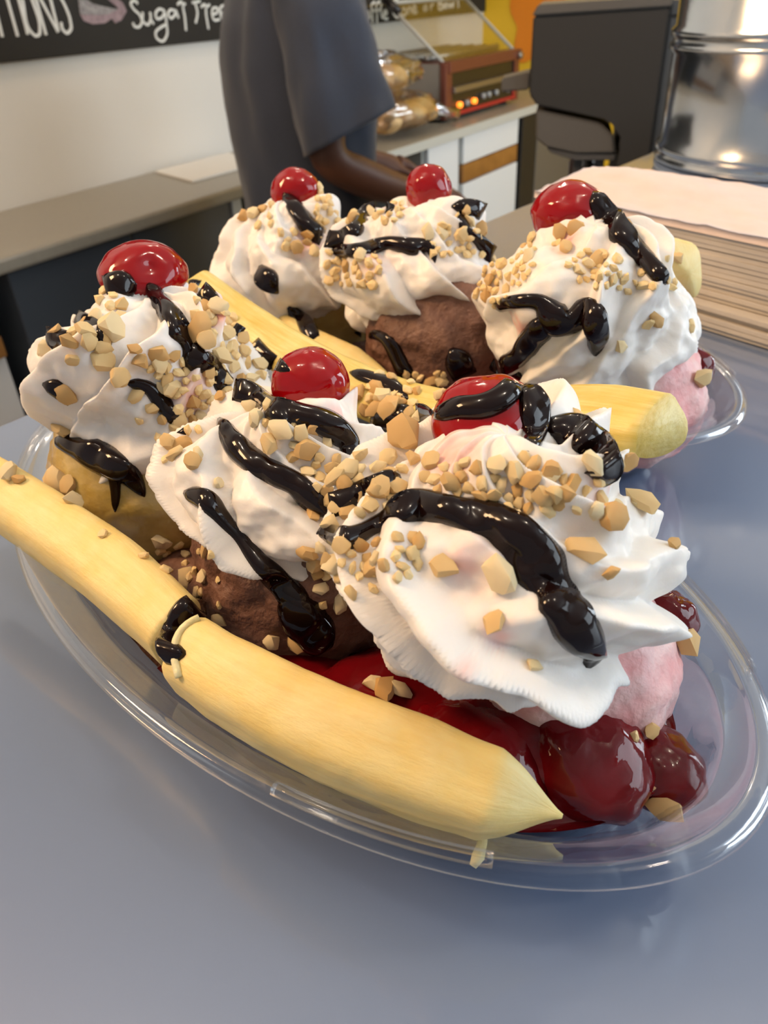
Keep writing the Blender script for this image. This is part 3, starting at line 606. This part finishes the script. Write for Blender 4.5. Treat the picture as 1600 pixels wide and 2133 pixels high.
bh = banana('banana_half', [zrow(395, 1352, 3.9, .98), zrow(490, 1412, 3.9, 1.02), zrow(640, 1492, 3.75, 1.06), zrow(800, 1560, 3.6, 1.08), zrow(960, 1620, 3.4, 1.02), zrow(1090, 1668, 3.2, .86), zrow(1172, 1700, 3.1, .35)], near, 'banana', 'yellow banana half with a torn tip lying along the rim by the cherry topping', .12, .16, 2)
V, F = tube([fz(1000, 1712, 2.6), fz(1006, 1752, 2.3), fz(996, 1785, 2.1), fz(985, 1805, 2.0)], [.12*S, .10*S, .14*S, .08*S], 8); mk('torn_strand', V, F, 'banana_pulp', bh)
def brow(k, u, w, z, r): return [*(BP(k, u, w, z)/S), r]
banana('banana_half', [brow(1, -12.4, 4.1, 6.9, .9), brow(1, -9, 4.5, 5.6, 1.1), brow(1, -4, 4.8, 4.8, 1.15), brow(1, 1, 5.0, 5.0, 1.2), brow(1, 4.5, 5.2, 6.2, 1.2), brow(1, 6.6, 5.2, 6.8, 1.25), brow(1, 7.9, 5.2, 7.1, 1.15)], BN*.2+np.array([0, 0, 1.]), 'banana_wet', 'ripe yellow banana half behind the large sauce covered cherry', .05, 0, 3, 0)
banana('banana_half', [brow(2, -11.4, -4.0, 3.2, 1.0), brow(2, -8, -4.9, 3.0, 1.15), brow(2, -3, -5.3, 2.8, 1.15), brow(2, 2, -5.2, 2.7, 1.1)], near, 'banana', 'banana half along the near rim below the drizzled chocolate scoop', .2, .2, 4)
banana('banana_half', [brow(2, 1.5, 5.0, 3.6, 1.15), brow(2, 4, 5.0, 4.8, 1.3), brow(2, 6.5, 4.8, 5.9, 1.4), brow(2, 8.8, 4.4, 6.7, 1.4)], BN*.8+np.array([0, 0, .6]), 'banana', 'banana half poking out behind the cream beside the napkin stack', .2, .06, 5, 0)

# ---- whipped cream
def dollop(c, rx, rz, lb, n=10, tw=1.0, tiers=1.7, A=.17, seed=0, hand=1, spikes=(), lean=(0, 0), stains=(), low=-.62):
    NU, NV_ = 280, 180; V = []; c = np.array(c, float)
    for i in range(NV_):
        v = i/(NV_-1); ph = low*math.pi/2*(1-v)*1.0+v*math.pi/2
        for j in range(NU):
            th = 2*math.pi*j/NU; d = np.array([math.cos(ph)*math.cos(th), math.cos(ph)*math.sin(th), math.sin(ph)])
            nz1 = fbm(d*1.1+np.array([seed*5.7, 0, 0]), 2); nz2 = fbm(d*2.6+np.array([0, seed*3.3, 0]), 3)
            g = (v*1.15)
            phase = g*tiers+hand*th/(2*math.pi)+.10*nz1
            fr = phase-math.floor(phase); bul = (.5-.5*math.cos(2*math.pi*fr))
            t = n*th/(2*math.pi)*hand+tw*n*.35*g+.55*nz1; t -= math.floor(t)
            blade = (t/.80)**1.3 if t < .80 else .5+.5*math.cos(math.pi*(t-.80)/.20)
            fade = min(1, (1-v)*3.2)
            top = 1-.12*v*v
            k = top*(1+.15*(bul-.6)*fade+A*1.5*(blade-.45)*(.25+.75*bul)*fade+.13*nz1+.08*nz2)
            for sth, sph, sa, sw in spikes:
                sdv = np.array([math.cos(sph)*math.cos(sth), math.cos(sph)*math.sin(sth), math.sin(sph)]); ang = math.acos(max(-1, min(1, float(d@sdv)))); k += sa*math.exp(-ang/sw)
            if v < .12: k *= .75+.25*math.sqrt(v/.12)
            p = d*np.array([rx, rx, rz])*k; p[0] += lean[0]*p[2]/rz; p[1] += lean[1]*p[2]/rz; V.append((c+p)*S)
    F = grid_faces(NV_, NU); F.append(list(range(NU))[::-1]); V = np.array(V)
    o = mk('whipped_cream', V, F, 'cream', label=lb, cat='whipped cream')
    J_ = np.zeros(len(V))
    for (x, y, rad) in stains:
        d = ray(x, y); d = d/np.linalg.norm(d); rel = V-CAM; al = rel@d; dist = np.linalg.norm(rel-np.outer(al, d), axis=1)
        nearest = al[dist < rad*S*.6]; a0 = nearest.min() if len(nearest) else 1e9
        J_ = np.maximum(J_, np.clip(1.15-dist/(rad*S), 0, 1)*(al < a0+rad*S*1.5))
    J_ *= np.array([.55+.7*max(-.5, fbm(tuple(v/S*1.4), 3)) for v in V]) if len(stains) else 1
    at = o.data.attributes.new('juice', 'FLOAT', 'POINT'); at.data.foreach_set('value', np.clip(J_*.8, 0, 1).astype(np.float32))
    return hit(o)
dollop(cu(1040, 1145, 16.4), 3.45, 2.9, 'large whipped cream swirl over the strawberry scoop under the sauce covered cherry', 10, 1.4, 1.6, .195, 1, 1, ((-.4, .1, .10, .22), (3.9, .3, .08, .3), (.75, .55, .16, .45)), (0, -.1), ((1000, 1180, .7), (1040, 1310, .35), (1290, 1020, .6), (930, 930, .8), (965, 1400, .25)))
dollop(cu(612, 1010, 20.4), 3.05, 2.45, 'whipped cream swirl over the chocolate scoop at the middle of the front split', 9, 1.2, 1.6, .22, 2, 1, ((3.3, .45, .10, .3),), (0, .2), ((790, 800, .9), (700, 870, .5)))
dollop(cu(325, 795, 24.6), 3.2, 3.1, 'whipped cream swirl over the pineapple scoop', 9, 1.2, 1.7, .22, 3, -1, ((4.4, .75, .22, .25), (3.6, .1, .15, .2)), (.1, .3), ((400, 820, .8), (460, 650, .7)))
dollop(cu(608, 555, 37.6), 3.15, 3.3, 'whipped cream swirl with a cherry in front of the blue shirt', 9, 1.2, 1.6, .18, 4, 1, ((3.6, -.1, .1, .2),), (0, .2), ((640, 500, .9),))
dollop(cu(858, 565, 34.2), 3.55, 3.2, 'whipped cream swirl over the drizzled chocolate scoop', 9, 1.0, 1.6, .20, 5, 1, ((4.5, -.35, .12, .3), (4.1, .15, .12, .25)), (0, .2), ((780, 540, .8), (830, 415, .7)))
dollop(cu(1222, 655, 28.3), 3.7, 3.4, 'tall whipped cream swirl at the boat end beside the napkin stack', 8, .8, 1.7, .18, 6, -1, ((0, .1, .08, .3), (4.9, -.1, .06, .3)), (0, .15), ((1070, 690, .9), (1180, 500, .6)))

# ---- cherries
def cherry(x, y, d, rx, rz, lb, seed, flat=0.0, dent=None):
    c = cu(x, y, d); V = []; n, m = 48, 64; v0 = RT
    for i in range(n+1):
        ph = math.pi*(i/n-.5)
        for j in range(m):
            t = 2*math.pi*j/m; q = np.array([math.cos(ph)*math.cos(t), math.cos(ph)*math.sin(t), math.sin(ph)]); k = 1+.05*fbm(q*1.3+seed*2.2, 2)+.012*fbm(q*5+seed, 2)
            if dent is not None:
                a = math.acos(max(-1, min(1, float(q@np.array(dent)/np.linalg.norm(dent))))); k -= .20*math.exp(-(a/.42)**2)
            V.append((c+q*np.array([rx, rx, rz])*k)*S)
    return hit(mk('maraschino_cherry', V, grid_faces(n+1, m), 'cherry_red', label=lb, cat='cherry'))
cherry(1016, 884, 16.2, 1.18, 1.02, 'big maraschino cherry half covered in chocolate sauce', 1)
cherry(648, 802, 20.4, 1.06, 1.0, 'maraschino cherry on the swirl over the chocolate scoop', 2)
cherry(298, 570, 24.4, 1.38, .98, 'wide maraschino cherry above the pineapple scoop swirl', 3, dent=(.5, -.8, .5))
cherry(617, 400, 37.2, 1.22, 1.1, 'maraschino cherry in front of the blue shirt', 4)
cherry(893, 397, 34.2, 1.05, 1.1, 'maraschino cherry in front of the white cabinet doors', 5, dent=(-1, -.5, -.2))
cherry(1186, 442, 28.2, 1.38, 1.05, 'maraschino cherry beside the napkin stack with sauce on one side', 6)

# ================================================================== things that landed on the splits
_bv, _bf = [], []
for o in HIT:
    n0 = len(_bv); _bv += [v.co[:] for v in o.data.vertices]; _bf += [[n0+i for i in p.vertices] for p in o.data.polygons]
BVH = BVHTree.FromPolygons(_bv, _bf)
def cast(x, y):
    d = Vector(ray(x, y)).normalized(); h = BVH.ray_cast(Vector(CAM), d)
    if h[0] is None: return None
    nrm = h[1] if h[1].dot(d) < 0 else -h[1]
    return np.array(h[0]), np.array(nrm), h[3]
SP = []
for x, y in resample(np.array([(376, 1410), (364, 1352), (384, 1308), (430, 1286), (480, 1292), (540, 1318)], float), 22):
    h = cast(x, y)
    if h and (not SP or np.linalg.norm(h[0]-SP[-1]) < .9*S): SP.append(h[0]+h[1]*.05*S)
SP = np.array(SP)
for _ in range(2): SP[1:-1] = (SP[:-2]+2*SP[1:-1]+SP[2:])/4
V, F = tube(SP, .085*S, 8); mk('banana_string', V, F, 'banana_pulp', bh)
# ---- chocolate sauce strands, one per object: each follows the surface it was poured on
def strand(pts, lb, th=.34, mt='choc_sauce', name='chocolate_drizzle'):
    P = np.array(pts, float); L = np.sum(np.linalg.norm(np.diff(P[:, :2], axis=0), axis=1)); n = max(10, int(L/7)); Q = resample(P, n); m = 9
    rows = []; last = None
    T = np.gradient(Q[:, :2], axis=0); T /= np.linalg.norm(T, axis=1)[:, None]+1e-9
    arc = np.r_[0, np.cumsum(np.linalg.norm(np.diff(Q[:, :2], axis=0), axis=1))]; groups = [[]]
    for i in range(n):
        x, y, w = Q[i]; hw = w/2*1.25*(1+.22*fbm((arc[i]*.022, len(pts)*1.7, P[0, 0]*.013), 2))
        e = min(arc[i], arc[-1]-arc[i]); hw *= math.sqrt(max(.03, 1-(1-min(1, e/max(hw, 1)))**2))
        h0 = cast(x, y)
        if h0 is None: 
            if groups[-1]: groups.append([])
            last = None; continue
        if last is not None and abs(h0[2]-last) > 2.0*S: groups.append([])
        last = h0[2]; px = h0[2]/FPX; nx, ny = -T[i][1], T[i][0]; row = []
        for k in range(m):
            q = 2*k/(m-1)-1; hk = cast(x+nx*hw*q, y+ny*hw*q)
            if hk is None or abs(hk[2]-h0[2]) > .55*S: pt = h0[0]+(RT*nx-UP*ny)*px*hw*q; nr = h0[1]
            else: pt, nr = hk[0], hk[1]
            row.append((pt, nr))
        groups[-1].append((row, px*hw))
    made = 0
    for g in groups:
        if len(g) < 3: continue
        V, F = [], []
        A = np.array([[p for p, _ in r] for r, _ in g]); Nn = np.array([[q for _, q in r] for r, _ in g]); hw = np.array([h for _, h in g])
        for _ in range(4): A[1:-1] = (A[:-2]+2*A[1:-1]+A[2:])/4; Nn[1:-1] = (Nn[:-2]+2*Nn[1:-1]+Nn[2:])/4; A[:, 1:-1] = (A[:, :-2]+4*A[:, 1:-1]+A[:, 2:])/6; Nn[:, 1:-1] = (Nn[:, :-2]+2*Nn[:, 1:-1]+Nn[:, 2:])/4
        Nn /= np.linalg.norm(Nn, axis=2)[:, :, None]+1e-9; nr_ = len(g); ee = np.minimum(np.arange(nr_), np.arange(nr_)[::-1])
        for i in range(nr_):
            tip = min(1, (ee[i]+.3)/2.5)
            for k in range(m):
                q = 2*k/(m-1)-1; V.append(A[i, k]+Nn[i, k]*(min(th*2*hw[i], .42*S)*tip*(max(0, 1-q*q))**.5*1.0-.0*S))
            for k in range(m-2, 0, -1): V.append(A[i, k]-Nn[i, k]*.12*S)
        M_ = 2*m-2; F += grid_faces(nr_, M_); F += [[k for k in range(M_)][::-1], [(nr_-1)*M_+k for k in range(M_)]]
        mk(name, V, F, mt, label=lb if not made else lb+(', second run', ', third run', ', last run')[min(made-1, 2)], cat='chocolate sauce', group='chocolate sauce strands over the banana splits'); made += 1
STR = [
 ([(1082, 775, 30), (1062, 815, 46), (1015, 845, 40), (945, 852, 34), (903, 872, 22)], 'chocolate sauce ribbon wrapped over the crown of the big cherry'),
 ([(1092, 800, 34), (1112, 845, 48), (1116, 895, 46), (1100, 940, 30)], 'chocolate sauce sheet down the flank of the big cherry'),
 ([(1145, 872, 56), (1185, 905, 90), (1230, 940, 84), (1258, 980, 60), (1256, 1015, 34)], 'thick chocolate sauce lying between the big cherry and the banana end'),
 ([(655, 1090, 22), (715, 1122, 40), (790, 1088, 30), (860, 1052, 50), (950, 1066, 55), (1040, 1088, 62), (1092, 1132, 78), (1132, 1192, 84), (1165, 1255, 78), (1203, 1312, 72), (1228, 1350, 58), (1226, 1392, 46)], 'broad chocolate sauce strand running down the front of the large cream swirl'),
 ([(455, 870, 22), (500, 938, 42), (560, 980, 46), (620, 1010, 42), (665, 1052, 40), (722, 1042, 42), (782, 1012, 40), (835, 992, 34)], 'chocolate sauce strand crossing the swirl over the chocolate scoop'),
 ([(285, 598, 60), (235, 598, 50), (185, 618, 36), (140, 640, 42), (124, 685, 44), (118, 735, 26)], 'chocolate sauce strand from the wide cherry down the edge of its swirl'),
 ([(150, 655, 24), (190, 678, 28), (220, 705, 28), (214, 738, 16)], 'short forked chocolate sauce trickle below the wide cherry'),
 ([(308, 590, 30), (340, 638, 36), (372, 692, 42), (402, 742, 54), (445, 765, 36), (470, 805, 34), (520, 818, 38), (562, 850, 36), (622, 862, 42), (700, 895, 46), (730, 930, 42), (722, 952, 22)], 'long chocolate sauce strand linking the wide cherry to the next cherry'),
 ([(392, 585, 24), (430, 610, 28), (464, 645, 18)], 'small chocolate sauce tongue behind the wide cherry'),
 ([(478, 680, 30), (520, 712, 30), (560, 750, 32), (604, 772, 22)], 'chocolate sauce strand beside the far banana half'),
 ([(88, 800, 30), (120, 808, 32), (142, 845, 12)], 'short chocolate sauce dab on the flank of the pineapple swirl'),
 ([(264, 798, 20), (308, 806, 24), (340, 842, 28), (370, 880, 26), (388, 905, 18)], 'thin chocolate sauce trickle across the pineapple swirl'),
 ([(112, 915, 28), (170, 935, 46), (230, 965, 52), (272, 992, 40), (302, 1035, 18)], 'chocolate sauce puddle under the pineapple swirl'),
 ([(232, 965, 24), (240, 1010, 20), (240, 1068, 12)], 'chocolate sauce drip running down the pineapple scoop'),
 ([(382, 1025, 34), (430, 1042, 40), (465, 1080, 26), (502, 1122, 20), (540, 1170, 34), (590, 1222, 46), (642, 1280, 52)], 'chocolate sauce strand dripping onto the chocolate scoop beside the banana'),
 ([(418, 1248, 80), (385, 1290, 62), (362, 1340, 52), (352, 1385, 48)], 'chocolate sauce running over the break between the banana pieces'),
 ([(728, 775, 18), (780, 790, 24), (830, 810, 24), (850, 832, 16)], 'chocolate sauce tongue behind the cherry over the chocolate scoop'),
 ([(770, 875, 30), (830, 868, 40), (905, 862, 34)], 'chocolate sauce smear beside the big cherry'),
 ([(590, 402, 24), (620, 440, 28), (652, 482, 32), (702, 500, 32), (742, 480, 28), (765, 440, 30), (795, 432, 24), (832, 442, 20)], 'zigzag chocolate sauce strand joining two cherries before the blue shirt'),
 ([(690, 522, 24), (760, 522, 26), (802, 505, 26), (860, 515, 28), (896, 512, 24), (906, 548, 10)], 'wavy chocolate sauce strand below the cherry before the cabinet doors'),
 ([(940, 430, 24), (990, 435, 30), (1024, 455, 28), (1036, 492, 16)], 'chocolate sauce arch beside the cherry before the cabinet doors'),
 ([(958, 440, 16), (972, 482, 18), (1002, 502, 24), (1022, 535, 44), (1055, 500, 40)], 'chocolate sauce lump in the gap between two cream swirls'),
 ([(1236, 398, 22), (1262, 455, 44), (1310, 500, 38), (1350, 545, 34), (1388, 592, 28)], 'chocolate sauce strand from the cherry down to the napkin side'),
 ([(1028, 640, 22), (1080, 628, 26), (1130, 632, 36), (1152, 662, 54), (1192, 672, 40), (1226, 635, 42), (1242, 690, 36), (1240, 742, 28)], 'looped chocolate sauce strand with a hanging drip on the tall cream swirl'),
 ([(1150, 665, 40), (1110, 702, 44), (1080, 745, 40), (1020, 768, 36)], 'chocolate sauce strand curling under the tall cream swirl'),
 ([(542, 552, 34), (556, 580, 40), (580, 612, 22)], 'oval chocolate sauce drip on the cream before the counter'),
 ([(600, 640, 26), (642, 684, 30), (660, 712, 18)], 'chocolate sauce blotch below the cream beside the far banana'),
 ([(738, 692, 16), (805, 705, 22), (832, 752, 30), (856, 800, 28)], 'curved chocolate sauce trickle on the chocolate scoop near the napkins'),
 ([(940, 725, 44), (958, 760, 50), (975, 800, 40)], 'chocolate sauce pool at the side of the chocolate scoop near the napkins'),
 ([(590, 1235, 60), (640, 1300, 80), (690, 1350, 70)], 'glossy chocolate sauce pool between the chocolate scoop and the large swirl'),
]
for p, lb in STR: strand(p, lb)

# ---- chopped peanuts
def hull_piece(seed, flat):
    r = np.random.default_rng(seed); bm = bmesh.new()
    for _ in range(34):
        d = r.normal(size=3); d /= np.linalg.norm(d); d *= np.array([1, .72, .55])*(.74+.36*r.random()); d[0] = max(-.8*flat-.1*r.random(), d[0]); d[2] = min(d[2], .40+.10*r.random())
        bm.verts.new(d)
    bmesh.ops.convex_hull(bm, input=bm.verts[:]); bmesh.ops.delete(bm, geom=[v for v in bm.verts if not v.link_faces], context='VERTS')
    bmesh.ops.recalc_face_normals(bm, faces=bm.faces); me = bpy.data.meshes.new('peanut_piece'); bm.to_mesh(me); bm.free(); me.materials.append(MATS['peanut']); me.shade_smooth(); me.set_sharp_from_angle(angle=math.radians(34)); return me
NM = [hull_piece(100+i, .5+.5*(i % 3)) for i in range(14)]
NUT = []      # x, y, size px, label
def cl(poly, n, s0, s1, lb):
    poly = np.array(poly, float); lo, hi = poly.min(0), poly.max(0); k = 0; got = []
    while len(got) < n and k < 4000:
        k += 1; p = lo+(hi-lo)*RNG.random(2); ins = False; j = len(poly)-1
        for i in range(len(poly)):
            if (poly[i, 1] > p[1]) != (poly[j, 1] > p[1]) and p[0] < (poly[j, 0]-poly[i, 0])*(p[1]-poly[i, 1])/(poly[j, 1]-poly[i, 1])+poly[i, 0]: ins = not ins
            j = i
        sz = s0+(s1-s0)*RNG.random()**1.6
        if ins and all((p[0]-q[0])**2+(p[1]-q[1])**2 > (.36*(sz+q[2]))**2 for q in got): got.append((p[0], p[1], sz))
    NUT.extend((*g, lb) for g in got)
def rect(x0, y0, x1, y1): return [(x0, y0), (x1, y0), (x1, y1), (x0, y1)]
LB = ['chopped peanut piece heaped below the big sauce covered cherry', 'chopped peanut piece on the shoulder of the large cream swirl', 'large peanut chunk set apart on the large cream swirl', 'chopped peanut piece on the swirl over the chocolate scoop',
      'chopped peanut piece on the swirl over the pineapple scoop', 'pale peanut piece on the pineapple scoop beside the banana', 'chopped peanut piece fallen beside the chocolate scoop and banana break', 'chopped peanut piece on the cream before the blue shirt',
      'chopped peanut piece on the cream over the drizzled chocolate scoop', 'chopped peanut piece on the tall swirl beside the napkin stack', 'peanut piece stuck to the boat tip beside the strawberry scoop']
for x, y, s in ((845, 915, 88), (815, 850, 58), (790, 1022, 52), (930, 1180, 58), (1042, 1195, 80), (1212, 1150, 78), (1275, 1080, 66), (1332, 1050, 62), (1378, 1027, 46), (1270, 1192, 34), (1402, 1135, 34), (1030, 1297, 50), (1110, 1388, 34),
    (872, 1132, 38), (1250, 1040, 36), (1232, 962, 54), (1205, 880, 52), (1302, 962, 46), (1330, 1000, 40), (800, 1435, 62), (830, 1440, 44), (780, 1425, 40), (1160, 1030, 48), (1150, 985, 44), (700, 1180, 56), (780, 1190, 58)): NUT.append((x, y, s, LB[2]))
for x, y, s in ((1428, 1335, 66), (1438, 1380, 44), (1445, 1440, 46), (1420, 1500, 46), (1446, 1482, 40), (1355, 1520, 30), (1318, 1533, 24), (1385, 1680, 60)): NUT.append((x, y, s, LB[10]))
for x, y, s in ((625, 1330, 52), (608, 1280, 36), (568, 1335, 36), (620, 1300, 30), (390, 1205, 44), (330, 1125, 32), (300, 1160, 24), (345, 1190, 28), (460, 1290, 30), (430, 1150, 30), (415, 1235, 26)): NUT.append((x, y, s, LB[6]))
for x, y, s in ((125, 1005, 58), (150, 1012, 40), (155, 1048, 42), (30, 950, 60), (20, 985, 40), (70, 990, 34), (215, 1112, 22), (40, 1000, 26), (5, 940, 36)): NUT.append((x, y, s, LB[5]))
for x, y, s in ((240, 785, 44), (210, 750, 44), (150, 750, 30), (230, 685, 56), (180, 690, 40), (140, 820, 42), (130, 605, 52), (180, 585, 40), (420, 690, 62), (360, 810, 46), (370, 880, 40), (315, 850, 26), (290, 875, 20), (285, 825, 30), (330, 760, 40), (460, 640, 40), (440, 660, 36), (130, 890, 40), (95, 730, 34), (90, 700, 30)): NUT.append((x, y, s, LB[4]))
for x, y, s in ((405, 965, 40), (455, 1010, 26), (560, 925, 44), (540, 870, 44), (820, 1010, 46), (700, 1000, 50), (650, 1075, 36), (690, 1090, 40), (745, 1030, 48), (640, 1150, 40)): NUT.append((x, y, s, LB[3]))
for x, y, s in ((1292, 722, 26), (1365, 668, 34), (1350, 675, 24), (1285, 440, 44), (1300, 475, 36), (1170, 480, 34), (1195, 478, 36), (1240, 545, 36), (1455, 790, 40), (1437, 680, 22)): NUT.append((x, y, s, LB[9]))
OWN = {(845, 915): 'largest peanut chunk leaning beside the big sauce covered cherry', (815, 850): 'brown peanut half lying between two cherries', (1042, 1195): 'long curved peanut slice beside a pink stain on the large swirl', (1212, 1150): 'large kidney shaped peanut chunk beside the broad sauce strand',
  (1275, 1080): 'squarish peanut chunk on the ridge of the large swirl', (1378, 1027): 'peanut piece at the very edge of the large swirl near the banana end', (930, 1180): 'lone toasted peanut chunk on the smooth face of the large swirl', (1030, 1297): 'lone peanut piece low on the large swirl beside the sauce drip',
  (1110, 1388): 'small pale peanut piece low on the large swirl above the red topping', (800, 1435): 'cream smeared peanut chunk at the foot of the large swirl', (1402, 1135): 'small peanut piece on the outer tip of the large swirl', (1385, 1680): 'single peanut piece at the edge of the red topping near the rim',
  (1428, 1335): 'tall peanut chunk standing on the strawberry scoop edge', (125, 1005): 'large pale peanut half resting on the pineapple scoop', (420, 690): 'long peanut slice beside the sauce strand below the wide cherry', (240, 785): 'pale peanut piece on the middle of the pineapple swirl', (130, 605): 'toasted peanut chunk next to the wide cherry',
  (625, 1330): 'peanut lump lying in the sauce beside the banana break', (30, 950): 'large peanut chunk on the end of the banana beside the pineapple scoop', (1292, 722): 'small lone peanut piece low on the tall swirl', (1365, 668): 'toasted peanut shard on the smooth flank of the tall swirl', (1455, 790): 'peanut chunk stuck to the pink scoop at the boat tip'}
NUT[:] = [(x, y, s, OWN.get((x, y), lb)) for x, y, s, lb in NUT]
cl([(850, 940), (900, 955), (1100, 955), (1185, 1000), (1170, 1060), (1060, 1085), (960, 1050), (880, 1010)], 46, 28, 52, LB[0])
cl([(650, 1150), (700, 1120), (860, 1110), (880, 1180), (760, 1250), (660, 1260)], 32, 22, 46, LB[1])
cl([(1180, 1000), (1280, 960), (1350, 1010), (1300, 1080), (1200, 1070)], 10, 24, 44, LB[2])
cl([(500, 840), (600, 850), (680, 890), (770, 960), (840, 950), (830, 1060), (700, 1080), (640, 1000), (560, 900)], 44, 24, 50, LB[3])
cl([(740, 800), (860, 830), (880, 870), (760, 860)], 14, 24, 46, LB[3]); cl(rect(440, 720, 560, 800), 16, 22, 44, LB[3])
cl([(100, 640), (200, 580), (260, 640), (220, 730), (110, 720)], 26, 22, 44, LB[4]); cl([(260, 720), (430, 750), (490, 830), (420, 870), (330, 810)], 30, 20, 42, LB[4])
cl([(400, 600), (480, 640), (520, 740), (430, 720)], 28, 20, 44, LB[4]); cl(rect(330, 850, 420, 960), 14, 20, 40, LB[4])
cl([(310, 1120), (450, 1150), (470, 1270), (400, 1230)], 14, 14, 32, LB[6])
cl(rect(490, 415, 570, 470), 12, 14, 34, LB[7]); cl(rect(655, 390, 745, 475), 26, 14, 32, LB[7]); cl(rect(580, 480, 670, 525), 10, 14, 30, LB[7])
cl(rect(730, 395, 840, 460), 26, 14, 36, LB[8]); cl(rect(680, 525, 790, 595), 24, 13, 28, LB[8]); cl(rect(890, 470, 1010, 535), 22, 14, 34, LB[8]); cl(rect(945, 410, 1040, 490), 14, 14, 32, LB[8])
cl([(1060, 490), (1120, 480), (1110, 560), (1040, 640), (990, 620), (1010, 560)], 50, 13, 30, LB[9]); cl([(1150, 500), (1290, 540), (1310, 610), (1200, 590)], 28, 14, 34, LB[9]); cl(rect(1320, 520, 1410, 600), 10, 14, 28, LB[9])
cl(rect(780, 775, 930, 825), 16, 16, 34, LB[8])
NUT.sort(key=lambda q: -q[2]); crumbs_v, crumbs_f = [], []
for i, (x, y, s, lb) in enumerate(NUT):
    h = cast(x, y)
    if h is None: continue
    sz = min(s/2*h[2]/FPX*1.32, .66*S); nr = Vector(h[1]); me = NM[i % len(NM)]
    rot = nr.to_track_quat('Z', 'Y').to_matrix() @ Matrix.Rotation(random.uniform(0, 6.28), 3, 'Z') @ Matrix.Rotation(random.uniform(-.5, .5), 3, 'X') @ Matrix.Rotation(random.uniform(-.4, .4), 3, 'Y')
    M4 = Matrix.Translation(Vector(h[0])+nr*sz*.22) @ rot.to_4x4() @ Matrix.Diagonal((sz, sz*random.uniform(.85, 1.15), sz*random.uniform(.8, 1.15), 1))
    if i < 296:
        o = bpy.data.objects.new('peanut_piece', me); COL.objects.link(o); o.matrix_world = M4
        tag(o, lb, 'peanut', 'chopped peanuts scattered over the banana splits')
    else:
        b = len(crumbs_v); crumbs_v += [tuple(M4 @ v.co) for v in me.vertices]; crumbs_f += [[b+a for a in p.vertices] for p in me.polygons]
if crumbs_v: mk('peanut_crumbs', crumbs_v, crumbs_f, 'peanut', label='small chopped peanut crumbs sprinkled over both banana splits', cat='peanuts', kind='stuff', smooth=False)
print('NUTS', len(NUT))
